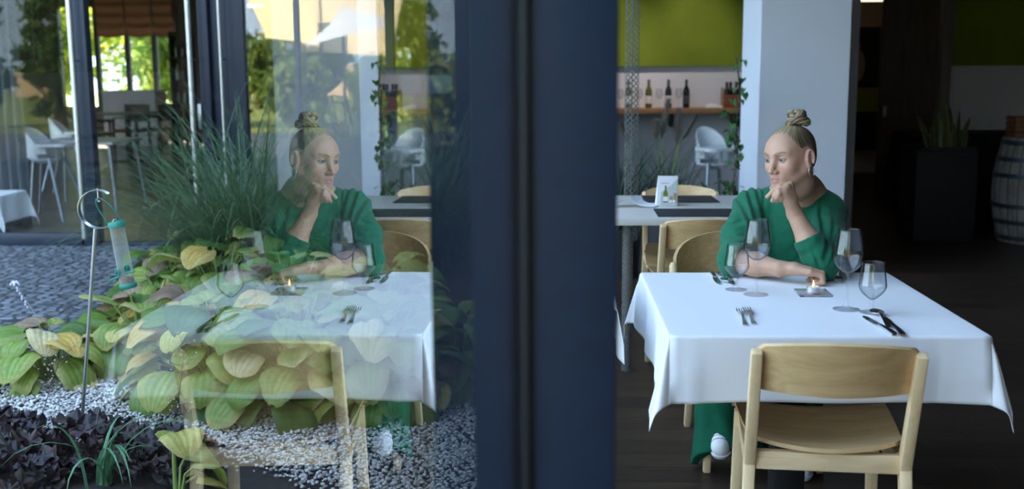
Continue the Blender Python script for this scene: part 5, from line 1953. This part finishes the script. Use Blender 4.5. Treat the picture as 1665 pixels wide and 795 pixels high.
def surface(f, lo, hi, h, B=8):
    """skin of a solid as quads (surface nets over the blocks the skin passes through)"""
    lo, hi = np.array(lo, float), np.array(hi, float)
    nb = np.ceil((hi - lo) / (h * B)).astype(int)
    gi = np.stack(np.meshgrid(*[np.arange(n) for n in nb], indexing='ij'), -1).reshape(-1, 3)
    cen = lo + (gi + .5) * h * B
    dc = f(cen)
    gi = gi[np.abs(dc) < h * B * .87 * 1.35 + .004]
    K = B + 1
    off = np.stack(np.meshgrid(np.arange(K), np.arange(K), np.arange(K), indexing='ij'), -1).reshape(-1, 3)
    D = np.empty((len(gi), K, K, K), np.float32)
    for s in range(0, len(gi), 400):
        g = gi[s:s + 400]
        pts = lo + (g[:, None, :] * B + off[None]) * h
        D[s:s + 400] = f(pts.reshape(-1, 3)).reshape(len(g), K, K, K)
    S = D < 0
    c = [D[:, i:i + B, j:j + B, k:k + B] for i in (0, 1) for j in (0, 1) for k in (0, 1)]
    sg = np.stack([q < 0 for q in c], -1)
    act = sg.any(-1) & ~sg.all(-1)
    bi, ci, cj, ck = np.nonzero(act)
    cv = np.stack([q[bi, ci, cj, ck] for q in c], -1)
    corner = np.array([(i, j, k) for i in (0, 1) for j in (0, 1) for k in (0, 1)], float)
    acc = np.zeros((len(bi), 3)); cnt = np.zeros(len(bi))
    for a in range(8):
        for b in range(a + 1, 8):
            if np.abs(corner[a] - corner[b]).sum() != 1: continue
            va, vb = cv[:, a], cv[:, b]
            m = (va < 0) != (vb < 0)
            t_ = np.where(m, va / np.where(m, va - vb, 1), 0)
            acc += np.where(m[:, None], corner[a] + (corner[b] - corner[a]) * t_[:, None], 0)
            cnt += m
    cell = gi[bi] * B + np.stack([ci, cj, ck], -1)
    V = lo + (cell + acc / cnt[:, None]) * h
    dim = nb * B + 2
    key = lambda q: (q[:, 0] * dim[1] + q[:, 1]) * dim[2] + q[:, 2]
    kk = key(cell)
    order = np.argsort(kk)
    ks = kk[order]
    F = []
    for ax in range(3):
        o = [0, 0, 0]; o[ax] = 1
        A = S[:, :B, :B, :B]
        Bb = S[:, o[0]:o[0] + B, o[1]:o[1] + B, o[2]:o[2] + B]
        ei = np.nonzero(A != Bb)
        e_ = gi[ei[0]] * B + np.stack(ei[1:], -1)
        ins = A[ei]
        u, w_ = (ax + 1) % 3, (ax + 2) % 3
        quad = []
        ok = np.ones(len(e_), bool)
        for du, dw in ((0, 0), (-1, 0), (-1, -1), (0, -1)):
            q = e_.copy(); q[:, u] += du; q[:, w_] += dw
            kq = key(q)
            ix = np.clip(np.searchsorted(ks, kq), 0, len(ks) - 1)
            ok &= ks[ix] == kq
            quad.append(order[ix])
        quad = np.stack(quad, -1)
        quad = np.where(ins[:, None], quad, quad[:, ::-1])
        F.append(quad[ok])
    return V, np.concatenate(F)


def PV(px, py, Y): return np.array(P(px, py, Y))


# ---- skeleton, in metres of the place
HC = PV(1286, 254, 3.56)                                         # centre of the head at eye height
yaw, roll_ = R(53), R(-5)
fwd = np.array([-math.sin(yaw), -math.cos(yaw), 0.0])
lef = np.array([math.cos(yaw), -math.sin(yaw), 0.0])           # her left hand side
up = np.array([0, 0, 1.0])
pitch = R(5)
fwd, up = fwd * math.cos(pitch) - up * math.sin(pitch), up * math.cos(pitch) + fwd * math.sin(pitch)
lef, up = lef * math.cos(roll_) - up * math.sin(roll_), up * math.cos(roll_) + lef * math.sin(roll_)
HM_ = np.stack([fwd, lef, up], 1)
SC = .935
def hd(f, l, u): return HC + HM_ @ (np.array([f, l, u]) * SC)
def hr_(*r): return np.array(r) * SC
def head_local(p): return (p - HC) @ HM_ / SC


shR, shL = PV(1223, 337, 3.70), PV(1345, 346, 3.66)
elR, elL = PV(1197, 424, 3.49), PV(1336, 431, 3.41)
wrR, wrL = PV(1268, 437, 3.385), PV(1292, 347, 3.44)
neckb = PV(1303, 318, 3.66)
chest = (shR + shL) / 2 + v3(.0, .03, -.12)
waist = v3(.78, 3.83, .68)
pelv = v3(.77, 3.88, .56)
hipR, hipL = v3(.69, 3.86, .56), v3(.86, 3.86, .56)
knR, knL = v3(.675, 3.50, .545), v3(.88, 3.46, .545)
anR, anL = v3(.612, 3.77, .22), v3(.850, 3.84, .11)
ftR, ftL = v3(.600, 3.715, .143), v3(.868, 3.73, .05)

body = SDF()
# skull and face
body.ell(hd(-.007, 0, .027), hr_(.086, .071, .077), HM_, .01)
body.ell(hd(.030, 0, -.018), hr_(.056, .060, .078), HM_, .03)
body.ell(hd(.044, 0, .030), hr_(.044, .056, .048), HM_, .02)
for s in (-1, 1):
    body.cone(hd(.004, s * .052, -.050), hd(.060, s * .014, -.094), .020, .0155, .03)
    body.ell(hd(.056, s * .040, -.028), hr_(.020, .020, .020), HM_, .022)
    body.cone(hd(.081, s * .014, .017), hd(.066, s * .044, .019), .0075, .0075, .016)
body.cone(hd(.066, -.008, -.094), hd(.066, .008, -.094), .0165, .0165, .02)
body.ell(hd(.068, 0, -.066), hr_(.021, .027, .026), HM_, .02)
for s in (-1, 1):
    body.ell(hd(.0905, s * .0315, -.002), hr_(.0165, .0175, .0125), HM_, .012, -1)
body.chain([hd(.083, 0, .008), hd(.092, 0, -.014), hd(.1035, 0, -.036)], [.0065, .0070, .0082], .012)
body.ell(hd(.1035, 0, -.038), hr_(.0095, .0095, .0082), HM_, .006)
for s in (-1, 1):
    body.ell(hd(.0925, s * .0115, -.0425), hr_(.0095, .0068, .0068), HM_, .006)
    body.ell(hd(.0965, s * .0062, -.0495), hr_(.0045, .0028, .003), HM_, .002, -1)
    # lids around the eyeball, leaving the opening free
    ec = hd(.0700, s * .0315, -.0015)
    def lid(p, ec=ec, s=s):
        q = (p - ec) @ HM_ / SC
        r = np.linalg.norm(q, axis=1)
        open_ = np.maximum(q[:, 2] - (.0020 - .10 * np.abs(q[:, 1] + s * .000)), -(q[:, 2] + .0040 - .05 * np.abs(q[:, 1])))
        return np.maximum(np.abs(r - .0137) - .0013, -open_) * SC
    body.plane(lid, ec - .018, ec + .018, .0015, 1)
for s in (-1, 1):
    body.chain([hd(.0780, s * .0215, -.0685), hd(.0895, s * .0075, -.0635), hd(.0905, 0, -.0648)], [.0028, .0042, .0036], .005)
body.chain([hd(.0780, -.0200, -.0695), hd(.0870, -.008, -.0740), hd(.0885, 0, -.0745), hd(.0870, .008, -.0740), hd(.0780, .0200, -.0695)], [.0028, .0050, .0054, .0050, .0028], .005)
body.chain([hd(.0790, -.0235, -.0683), hd(.0930, -.006, -.0688), hd(.0945, 0, -.0692), hd(.0930, .006, -.0688), hd(.0790, .0235, -.0683)], [.0010, .0012, .0012, .0012, .0010], .0025, -1)
body.cone(hd(.098, 0, -.053), hd(.094, 0, -.061), .0028, .0032, .006, -1)
# ears
for s in (-1, 1):
    EM = HM_ @ np.array(Matrix.Rotation(R(-14), 3, 'Y') @ Matrix.Rotation(s * R(22), 3, 'Z'))
    body.ell(hd(-.010, s * .074, -.010), hr_(.0165, .0075, .0285), EM, .008)
    body.ell(hd(-.008, s * .0815, -.004), hr_(.0105, .005, .018), EM, .005, -1)
    ring = [hd(-.008 + .0148 * math.cos(a) - .006 * math.sin(a) * .5, s * (.079 + .003 * math.cos(a + 2.6)), -.009 + .0265 * math.sin(a)) for a in np.linspace(-.9, 3.9, 12)]
    body.chain(ring, [.0034] * 12, .004)
    body.ell(hd(-.004, s * .075, -.036), hr_(.008, .0055, .009), EM, .006)
    body.ell(hd(.004, s * .0735, -.012), hr_(.005, .004, .007), EM, .005)
# neck and trunk
body.chain([hd(-.020, 0, -.045), hd(-.020, 0, -.095), neckb + v3(0, .02, .01)], [.052, .048, .056], .025)
body.chain([neckb + v3(0, .03, 0), chest + v3(0, .01, .0), waist, pelv], [.06, .115, .115, .135], .06)
body.chain([shR + v3(0, .01, .0), neckb + v3(0, .03, -.005), shL + v3(0, .01, .0)], [.048, .055, .048], .05)
body.cone(neckb + v3(-.01, -.035, -.02), shR + v3(.03, -.01, .0), .012, .012, .03)
body.cone(neckb + v3(.01, -.035, -.02), shL + v3(-.03, -.01, .0), .012, .012, .03)
# arms
midR = elR * .5 + shR * .5
body.chain([shR, elR, elR * .55 + wrR * .45, wrR], [.047, .037, .036, .0255], .02)
body.chain([shL, elL, elL * .55 + wrL * .45, wrL], [.047, .037, .036, .0245], .02)
# legs
for h_, k_, a_, f_ in ((hipR, knR, anR, ftR), (hipL, knL, anL, ftL)):
    body.chain([h_, k_, k_ * .6 + a_ * .4 + v3(0, .02, 0), a_], [.085, .056, .052, .036], .03)
    body.chain([a_ + v3(0, .02, -.05), f_], [.034, .028], .03)


def finger(pts, r0, r1, k=.004):
    n = len(pts)
    body.chain(pts, [r0 + (r1 - r0) * i / (n - 1) for i in range(n)], k)


# her left hand, bent back under the chin, fingers pointing towards the window
Yh = 3.43
palm_c = PV(1286, 323, Yh - .004)
mcp = [PV(1285, 299.5, Yh - .004), PV(1280, 304.5, Yh - .018), PV(1276, 310.5, Yh - .026), PV(1274.5, 317, Yh - .026)]
for m_ in mcp:
    body.chain([wrL, (wrL + m_) / 2 + (palm_c - (wrL + m_) / 2) * .25, m_], [.0190, .0150, .0102], .011)
finger([mcp[0], PV(1268, 303.5, Yh - .012), PV(1256, 312, Yh - .010), PV(1247.5, 320, Yh - .002)], .0094, .0066)
finger([mcp[1], PV(1266, 310, Yh - .028), PV(1259.5, 318.5, Yh - .024), PV(1256, 326.5, Yh - .012)], .0094, .0066)
finger([mcp[2], PV(1266.5, 315.5, Yh - .036), PV(1263, 322, Yh - .028), PV(1262.5, 327, Yh - .012)], .0088, .0064)
finger([mcp[3], PV(1269, 320.5, Yh - .030), PV(1270, 325.5, Yh - .018), PV(1273, 325, Yh - .004)], .0078, .0058)
finger([PV(1290, 335, Yh + .02), PV(1284, 318, Yh + .034), PV(1276, 308, Yh + .036), PV(1267, 305, Yh + .028)], .0130, .0078, .008)
# her right hand, resting half closed on the cloth
zt_ = .757
hx_ = wrR[0]
hy_ = wrR[1] - .035
kn = [v3(hx_ + .080, hy_ - .030, zt_ + .044), v3(hx_ + .084, hy_ - .007, zt_ + .047), v3(hx_ + .081, hy_ + .015, zt_ + .044), v3(hx_ + .073, hy_ + .035, zt_ + .038)]
for m_ in kn:
    body.chain([wrR, (wrR + m_) / 2 + v3(0, 0, .004), m_], [.0200, .0150, .0100], .010)
for i, m_ in enumerate(kn):
    L_ = (1, 1.08, 1.0, .82)[i]
    d = v3(1, -.12 + .07 * i, 0)
    finger([m_, m_ + d * .034 * L_ + v3(0, 0, -.010), m_ + d * .038 * L_ + v3(0, 0, -.031), m_ + d * .018 * L_ + v3(0, 0, -.0375 + .002 * i)], .0092 - .0006 * (i == 3), .0068)
finger([wrR + v3(.020, -.012, -.004), wrR + v3(.050, -.042, .0), wrR + v3(.078, -.058, -.002), wrR + v3(.104, -.058, -.008)], .0125, .0080, .008)

blo = np.array([.40, 3.25, .0]); bhi = np.array([1.12, 4.12, 1.30])
Vb, Fb = surface(body, blo, bhi, .0024)
# colour of the skin itself: lips, brows, blush, nails
skin = np.repeat(np.array([[.53, .305, .205]]), len(Vb), 0)
hl = head_local(Vb)
def blend(mask, c, k=1.0):
    global skin
    m = np.clip(mask, 0, 1)[:, None] * k
    skin = skin * (1 - m) + np.array(c) * m
f_, l_, u_ = hl[:, 0], hl[:, 1], hl[:, 2]
face = (f_ > .03)
blend(face * np.exp(-(((np.abs(l_) - .040) / .020) ** 2 + ((u_ + .036) / .020) ** 2)), (.62, .31, .23), .55)
blend(face * np.exp(-((l_ / .012) ** 2 + ((u_ + .040) / .012) ** 2)), (.62, .32, .25), .4)
lip = np.exp(-((l_ / .0215) ** 6 + ((u_ + .0692 - .0018 * np.cos(l_ * 300)) / (.0098 * np.clip(1 - (l_ / .026) ** 2, .05, 1) ** .5)) ** 6)) * (f_ > .072)
blend(lip, (.46, .155, .150), .85)
brow_u = .0165 + .0075 * np.sin(np.clip((np.abs(l_) - .010) / .042, 0, 1) * 2.3) - .0015
brow = np.exp(-((u_ - brow_u) / .0036) ** 4) * (np.abs(l_) > .011) * (np.abs(l_) < .050) * (f_ > .035)
blend(brow, (.17, .105, .065), .75)
lash = np.exp(-((np.sqrt(((np.abs(l_) - .0315) / .0128) ** 2 + ((u_ + .0022) / .0050) ** 2) - 1.0) / .22) ** 2) * (f_ > .062)
blend(lash, (.07, .045, .035), .9)
blend((f_ < .035) * (np.abs(l_) > .066) * (np.abs(u_ + .01) < .045), (.66, .36, .28), .5)
sm_ = NT('skin')
at = sm_.n('Attribute', attribute_name='tint')
sm_.l(at.outputs['Color'], sm_.b.inputs['Base Color'])
sm_.b.inputs['Roughness'].default_value = .46
sm_.b.inputs['Specular IOR Level'].default_value = .4
sm_.b.inputs['Subsurface Weight'].default_value = .12
sm_.b.inputs['Subsurface Radius'].default_value = (.012, .005, .003)
sm_.b.inputs['Subsurface Scale'].default_value = .6
woman = np_mesh('person', Vb, Fb, sm_.m, None, skin)
tag(woman, 'person in a green top with a high hair knot, chin resting on hand', 'person')

# eyes
iris = NT('eye')
v = iris.coords()
sp = iris.n('SeparateXYZ'); iris.l(v, sp.inputs[0])
rr_ = iris.math('SQRT', iris.math('ADD', iris.math('POWER', sp.outputs['X'], 2.0), iris.math('POWER', sp.outputs['Y'], 2.0)))
rp = iris.ramp(iris.math('MULTIPLY', rr_, 100.0), [(.0, (.01, .01, .01)), (.24, (.01, .01, .01)), (.27, (.07, .11, .12)), (.52, (.12, .18, .20)), (.62, (.03, .04, .05)), (.66, (.36, .34, .33))])
iris.l(rp.outputs[0], iris.b.inputs['Base Color']); iris.b.inputs['Roughness'].default_value = .08
gaze = fwd * .96 - lef * .10 - up * .10
gaze /= np.linalg.norm(gaze)
for s in (-1, 1):
    e_ = MB().ball((0, 0, 0), .0126, 28).build('eye', iris.m, woman, 180)
    e_.location = hd(.0700, s * .0315, -.0015)
    e_.rotation_mode = 'QUATERNION'
    e_.rotation_quaternion = Vector((0, 0, 1)).rotation_difference(Vector(gaze))

# ---- hair, combed tightly back, and the knot
hair = SDF()
hair.ell(hd(-.0085, 0, .028), hr_(.0890, .0742, .0800), HM_, .01)
hair.ell(hd(.044, 0, .030), hr_(.0465, .0585, .0505), HM_, .02)
hair.ell(hd(-.036, 0, -.020), hr_(.050, .058, .050), HM_, .03)
def hairline(p):
    q = (p - HC) @ HM_ / SC
    a = np.abs(q[:, 1])
    keep = (q[:, 2] - (.076 + 1.22 * (q[:, 0] - .058)) + .85 * np.clip(a - .042, 0, None)) * .64
    keep = keep + .0010 * np.sin(a * 700)
    keep = np.minimum(keep, (q[:, 2] + .062))
    ear = np.sqrt(((q[:, 0] + .006) / .026) ** 2 + ((q[:, 2] + .012) / .036) ** 2) - 1
    keep = np.where(a > .055, np.minimum(keep, ear * .026), keep)
    return -keep * SC
h0 = hair
def hair_f(p):
    d = h0(p)
    q = (p - HC) @ HM_ / SC
    bun = np.array([-.034, .014, .106])
    w_ = q - bun
    an_ = np.arctan2(w_[:, 1], w_[:, 0] + w_[:, 2] * -.6)
    st = .0004 * np.sin(an_ * 90 + 3 * np.sin(w_[:, 2] * 40)) * (np.linalg.norm(w_, axis=1) > .02)
    hl_ = hairline(p)
    e_ = np.maximum(d + st, hl_)
    return e_ + .0036 * np.exp(-(hl_ / .010) ** 2)
Vh, Fh = surface(hair_f, HC - .15, HC + .15, .0024)
hq = head_local(Vh)
wq = hq - np.array([-.034, .014, .106])
an_ = np.arctan2(wq[:, 1], wq[:, 0] - .6 * wq[:, 2])
k = .5 + .25 * np.sin(an_ * 33 + 2 * np.sin(an_ * 7)) + .25 * np.sin(an_ * 81)
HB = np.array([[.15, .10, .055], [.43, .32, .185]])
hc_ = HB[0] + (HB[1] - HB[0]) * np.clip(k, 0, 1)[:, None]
hc_ = hc_ * (1 - .55 * np.clip((np.abs(hq[:, 1]) - .030) / .030, 0, 1))[:, None]  # shade on the sides of the head, darkened into the hair colour
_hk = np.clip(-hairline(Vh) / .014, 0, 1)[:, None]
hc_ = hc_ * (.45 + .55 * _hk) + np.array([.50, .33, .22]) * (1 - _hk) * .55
hm = NT('blond_hair')
at = hm.n('Attribute', attribute_name='tint')
hm.l(at.outputs['Color'], hm.b.inputs['Base Color'])
hm.b.inputs['Roughness'].default_value = .42
hm.b.inputs['Specular IOR Level'].default_value = .5
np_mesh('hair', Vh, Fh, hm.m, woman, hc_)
# twisted knot: coils of hair strands
kc = hd(-.034, .014, .116)
kmb, kcol = MB(), []
rng = np.random.default_rng(3)
def strand(fn, r, n=60):
    k0 = len(kmb.v)
    for j in range(5):
        ph = j * 2 * math.pi / 5
        pts = []
        for i in range(n + 1):
            u = i / n
            c, nx_, ny_ = fn(u)
            a = ph + u * 9
            pts.append(c + nx_ * (r * .55 * math.cos(a)) + ny_ * (r * .55 * math.sin(a)))
        a0 = len(kmb.v)
        kmb.tube(pts, [r * .62 * (.45 + .55 * math.sin(math.pi * min(1, max(0, i / n * 1.0 + .02))) ** .4) for i in range(n + 1)], 7)
        kcol.extend([rng.uniform(-.1, 1.0)] * (len(kmb.v) - a0))
def ringfn(c, R0, ax1, ax2, tilt, a0, a1, r2=1.0):
    ax1, ax2 = Vector(ax1), Vector(ax2)
    nn = ax1.cross(ax2)
    def fn(u):
        a = a0 + (a1 - a0) * u
        p = Vector(c) + ax1 * (R0 * math.cos(a)) + ax2 * (R0 * r2 * math.sin(a)) + nn * (tilt * math.sin(2 * a))
        return p, (ax1 * math.cos(a) + ax2 * math.sin(a)).normalized(), nn
    return fn
F_, L_, U_ = Vector(fwd), Vector(lef), Vector(up)
strand(ringfn(kc, .027, F_, L_, .006, 0, 6.6), .0130)
strand(ringfn(kc + np.array(up) * .016 + np.array(fwd) * .003, .019, L_, (F_ + U_ * .4).normalized(), .006, 1, 7.4), .0120)
strand(ringfn(kc + np.array(up) * .010, .022, (L_ * .8 + U_ * .6).normalized(), F_, .004, 2, 8.2), .0110)
strand(ringfn(kc + np.array(up) * .024, .010, F_, L_, .003, 0, 6.4), .0110)
kmb.ball(kc + np.array(up) * .004, .024, 14)
kcol.extend([.3] * (len(kmb.v) - len(kcol)))
kb = kmb.build('hair_knot', hm.m, woman, 180, fix=False)
ca = kb.data.color_attributes.new('tint', 'FLOAT_COLOR', 'POINT')
kc_ = np.ones((len(kcol), 4), np.float32)
kc_[:, :3] = HB[0] + (HB[1] - HB[0]) * np.array(kcol)[:, None]
ca.data.foreach_set('color', kc_.ravel())
# earrings: slender silver hoops
for s in (-1, 1):
    c = hd(-.006, s * .079, -.056)
    pts = [Vector(c) + F_ * (.012 * math.cos(a)) + U_ * (.0175 * math.sin(a)) for a in np.linspace(0, 2 * math.pi, 26)[:-1]]
    MB().tube(pts, .0011, 8, closed=True).build('earring', M['cutlery'], woman, 180)

# ---- clothes
top = SDF()
o_ = .013
top.chain([neckb + v3(0, .035, -.035), chest + v3(0, .005, .0), waist, pelv], [.075, .138, .136, .150], .07)
top.chain([shR + v3(.0, .01, -.002), neckb + v3(0, .035, -.03), shL + v3(0, .01, -.002)], [.058, .072, .060], .05)
top.ell(chest + v3(-.055, -.085, -.085), (.062, .06, .062), None, .05)
top.ell(chest + v3(.055, -.085, -.085), (.062, .06, .062), None, .05)
cutR = elR * .86 + wrR * .14
cutL = elL * .46 + wrL * .54
top.chain([shR, shR * .5 + elR * .5 + v3(-.012, .0, -.006), elR, cutR], [.057, .060, .053, .050], .03)
top.chain([shL, shL * .5 + elL * .5 + v3(.01, .0, -.006), elL, cutL], [.061, .058, .048, .045], .03)


def XZ(px, py, Y=3.58):
    q = PV(px, py, Y)
    return q[[0, 2]]


CREASES = [(XZ(*a), XZ(*b), w_, d_) for a, b, w_, d_ in (
    ((1223, 303), (1233, 384), .0075, .0085), ((1238, 299), (1247, 372), .007, .0075), ((1250, 306), (1244, 384), .006, .006),
    ((1208, 326), (1229, 392), .008, .008), ((1180, 366), (1214, 356), .006, .006), ((1178, 380), (1212, 378), .006, .006),
    ((1176, 394), (1208, 400), .006, .006), ((1177, 408), (1203, 418), .006, .006), ((1255, 352), (1258, 428), .008, .006),
    ((1337, 340), (1317, 402), .008, .0085), ((1350, 352), (1330, 400), .007, .006), ((1352, 372), (1322, 412), .006, .005), ((1300, 392), (1312, 428), .006, .005))]


def top_f(p):
    # folds: wavelets that run along the sleeves and across the waist
    w1 = np.sin(p[:, 0] * 95 + p[:, 2] * 60 + 2.2 * np.sin(p[:, 2] * 38 + p[:, 1] * 21)) * .0013
    w2 = np.sin(p[:, 2] * 120 - p[:, 0] * 70 + 1.8 * np.sin(p[:, 0] * 45 + p[:, 1] * 33)) * .0010
    nk = 1 - np.exp(-(np.linalg.norm(p - neckb, axis=1) / .13) ** 4)
    d = top(p) + (w1 + w2) * nk
    for c0, c1, wd_, dp_ in CREASES:
        q = p[:, (0, 2)] - c0
        ba = c1 - c0
        t_ = np.clip(q @ ba / (ba @ ba), 0, 1)
        e_ = q - t_[:, None] * ba
        sg = (e_[:, 0] * ba[1] - e_[:, 1] * ba[0]) / np.linalg.norm(ba)
        ta = np.sin(np.pi * np.clip(.12 + .76 * t_, 0, 1))
        al = np.linalg.norm(e_, axis=1)
        d = d + dp_ * ta * (np.exp(-(al / wd_) ** 2) - .55 * np.exp(-((sg - 1.7 * wd_) / wd_) ** 2) * (al < 4 * wd_))
    # neck opening, a wide shallow boat neck
    n0 = neckb + v3(-.004, -.020, .032)
    r = p - n0
    e_ = np.sqrt((r[:, 0] / .094) ** 2 + ((r[:, 1]) / .10) ** 2 + (np.clip(r[:, 2], None, 0) / .036) ** 2) - 1
    d = np.maximum(d, -e_ * .04)
    # cuffs
    for el, wr, ct in ((elR, wrR, cutR), (elL, wrL, cutL)):
        ax = (wr - el) / np.linalg.norm(wr - el)
        s = (p - ct) @ ax
        near = np.linalg.norm(p - ct, axis=1) < .09
        d = np.where(near & (s > -.02), np.maximum(d, s), d)
        rad = np.linalg.norm((p - ct) - s[:, None] * ax, axis=1)
        d = np.where(near & (s > -.028), np.maximum(d, -(np.maximum(rad - .0365, -(s + .028)))), d)
    # lies on, not in, the table
    on = (p[:, 1] < 3.60) & (p[:, 2] < .80)
    d = np.where(on, np.maximum(d, .7605 - p[:, 2]), d)
    return np.maximum(d, .55 - p[:, 2])


Vt, Ft = surface(top_f, blo - .03, bhi + .03, .0036)
gt = pm('green_jersey', srgb(20, 98, 70), .82, 0, .10, 60, .10, 900, spec=.25, sheen=.12)
np_mesh('top', Vt, Ft, gt, woman)
# stitched cuff edge on the raised sleeve
axL = Vector((wrL - elL) / np.linalg.norm(wrL - elL))

tr = SDF()
tr.ell(pelv, (.165, .135, .12), None, .05)
for h_, k_, a_, sx_ in ((hipR, knR, anR, -1), (hipL, knL, anL, 1)):
    hem = v3(a_[0], a_[1] - (.03 if sx_ < 0 else -.02), .035)
    tr.chain([h_, k_, k_ * .5 + a_ * .5 + v3(0, .01, 0), a_ + v3(0, .015, 0), hem], [.105, .076, .072, .092, .118], .035)


def tr_f(p):
    d = tr(p)
    low = np.clip((.48 - p[:, 2]) / .3, 0, 1)
    for a_ in (anR, anL):
        an2 = np.arctan2(p[:, 1] - a_[1], p[:, 0] - a_[0])
        nr = np.exp(-(((p[:, 0] - a_[0]) / .15) ** 2 + ((p[:, 1] - a_[1]) / .18) ** 2))
        d = d + .007 * np.sin(an2 * 6 + p[:, 2] * 9) * low * nr
    d = np.maximum(d, p[:, 2] - .70)
    # slanted hem, higher at the front over the shoe
    for a_, sl in ((anR, .90), (anL, .12)):
        s = p[:, 2] - (.020 + sl * np.clip(a_[1] - .015 - p[:, 1], 0, None))
        nr = (np.abs(p[:, 0] - a_[0]) < .16) & (np.abs(p[:, 1] - a_[1]) < .2) & (p[:, 2] < .3)
        d = np.where(nr, np.maximum(d, -s), d)
        hol = np.sqrt((p[:, 0] - a_[0]) ** 2 + (p[:, 1] - a_[1] + .012) ** 2) - .088
        d = np.where(nr & (p[:, 2] < .12), np.maximum(d, -hol), d)
    return np.maximum(d, .012 - p[:, 2])


Vr, Fr = surface(tr_f, np.array([.33, 3.25, -.01]), np.array([1.15, 4.15, .74]), .0045)
np_mesh('trousers', Vr, Fr, pm('green_trouser_cloth', srgb(16, 86, 62), .85, 0, .1, 30, .08, 600, spec=.2), woman)
# white shoes
for a_, f_ in ((anR, ftR), (anL, ftL)):
    d = f_ - a_; d[2] *= .35; d /= np.linalg.norm(d)
    sd = v3(-d[1], d[0], 0); sd /= np.linalg.norm(sd)
    nn = np.cross(d, sd); nn = nn if nn[2] > 0 else -nn
    c = f_ + d * .01
    def up_(k, h): return c + d * k + nn * h
    S_ = SDF()
    S_.chain([up_(-.10, .012), up_(-.03, .010), up_(.045, .0)], [.036, .040, .034], .03)
    def sf(p, S_=S_, c=c, nn=nn): return np.maximum(S_(p), -.024 - (p - c) @ nn)
    Vs, Fs = surface(sf, c - .2, c + .2, .003)
    # gathered toe and stitched lines of the canvas
    q = Vs - c
    sh_o = np_mesh('shoe', Vs, Fs, pm('white_shoe', srgb(226, 228, 232), .6, 0, .05, 90, .3, 160), woman)
    for kk in (.012, .026, .040):
        pts = []
        for a in np.linspace(-1.25, 1.25, 13):
            q = c + d * kk + sd * (.046 * math.sin(a)) + nn * (.004 + .046 * math.cos(a) * .93)
            for _ in range(3):
                q = q - (q - (c + d * kk + nn * .004)) / np.linalg.norm(q - (c + d * kk + nn * .004)) * S_(q[None])[0]
            pts.append(Vector(q))
        MB().tube(pts, .0011, 6).build('seam', M['mat_dark'], sh_o, 180)
    S2 = SDF()
    S2.chain([up_(-.10, -.012), up_(-.03, -.012), up_(.045, -.012)], [.039, .043, .037], .03)
    def s2(p, S2=S2, c=c, nn=nn):
        h = (p - c) @ nn
        return np.maximum(np.maximum(S2(p), h + .014), -.036 - h)
    Vs, Fs = surface(s2, c - .2, c + .2, .003)
    np_mesh('sole', Vs, Fs, pm('rubber_sole', srgb(206, 208, 212), .6), sh_o)
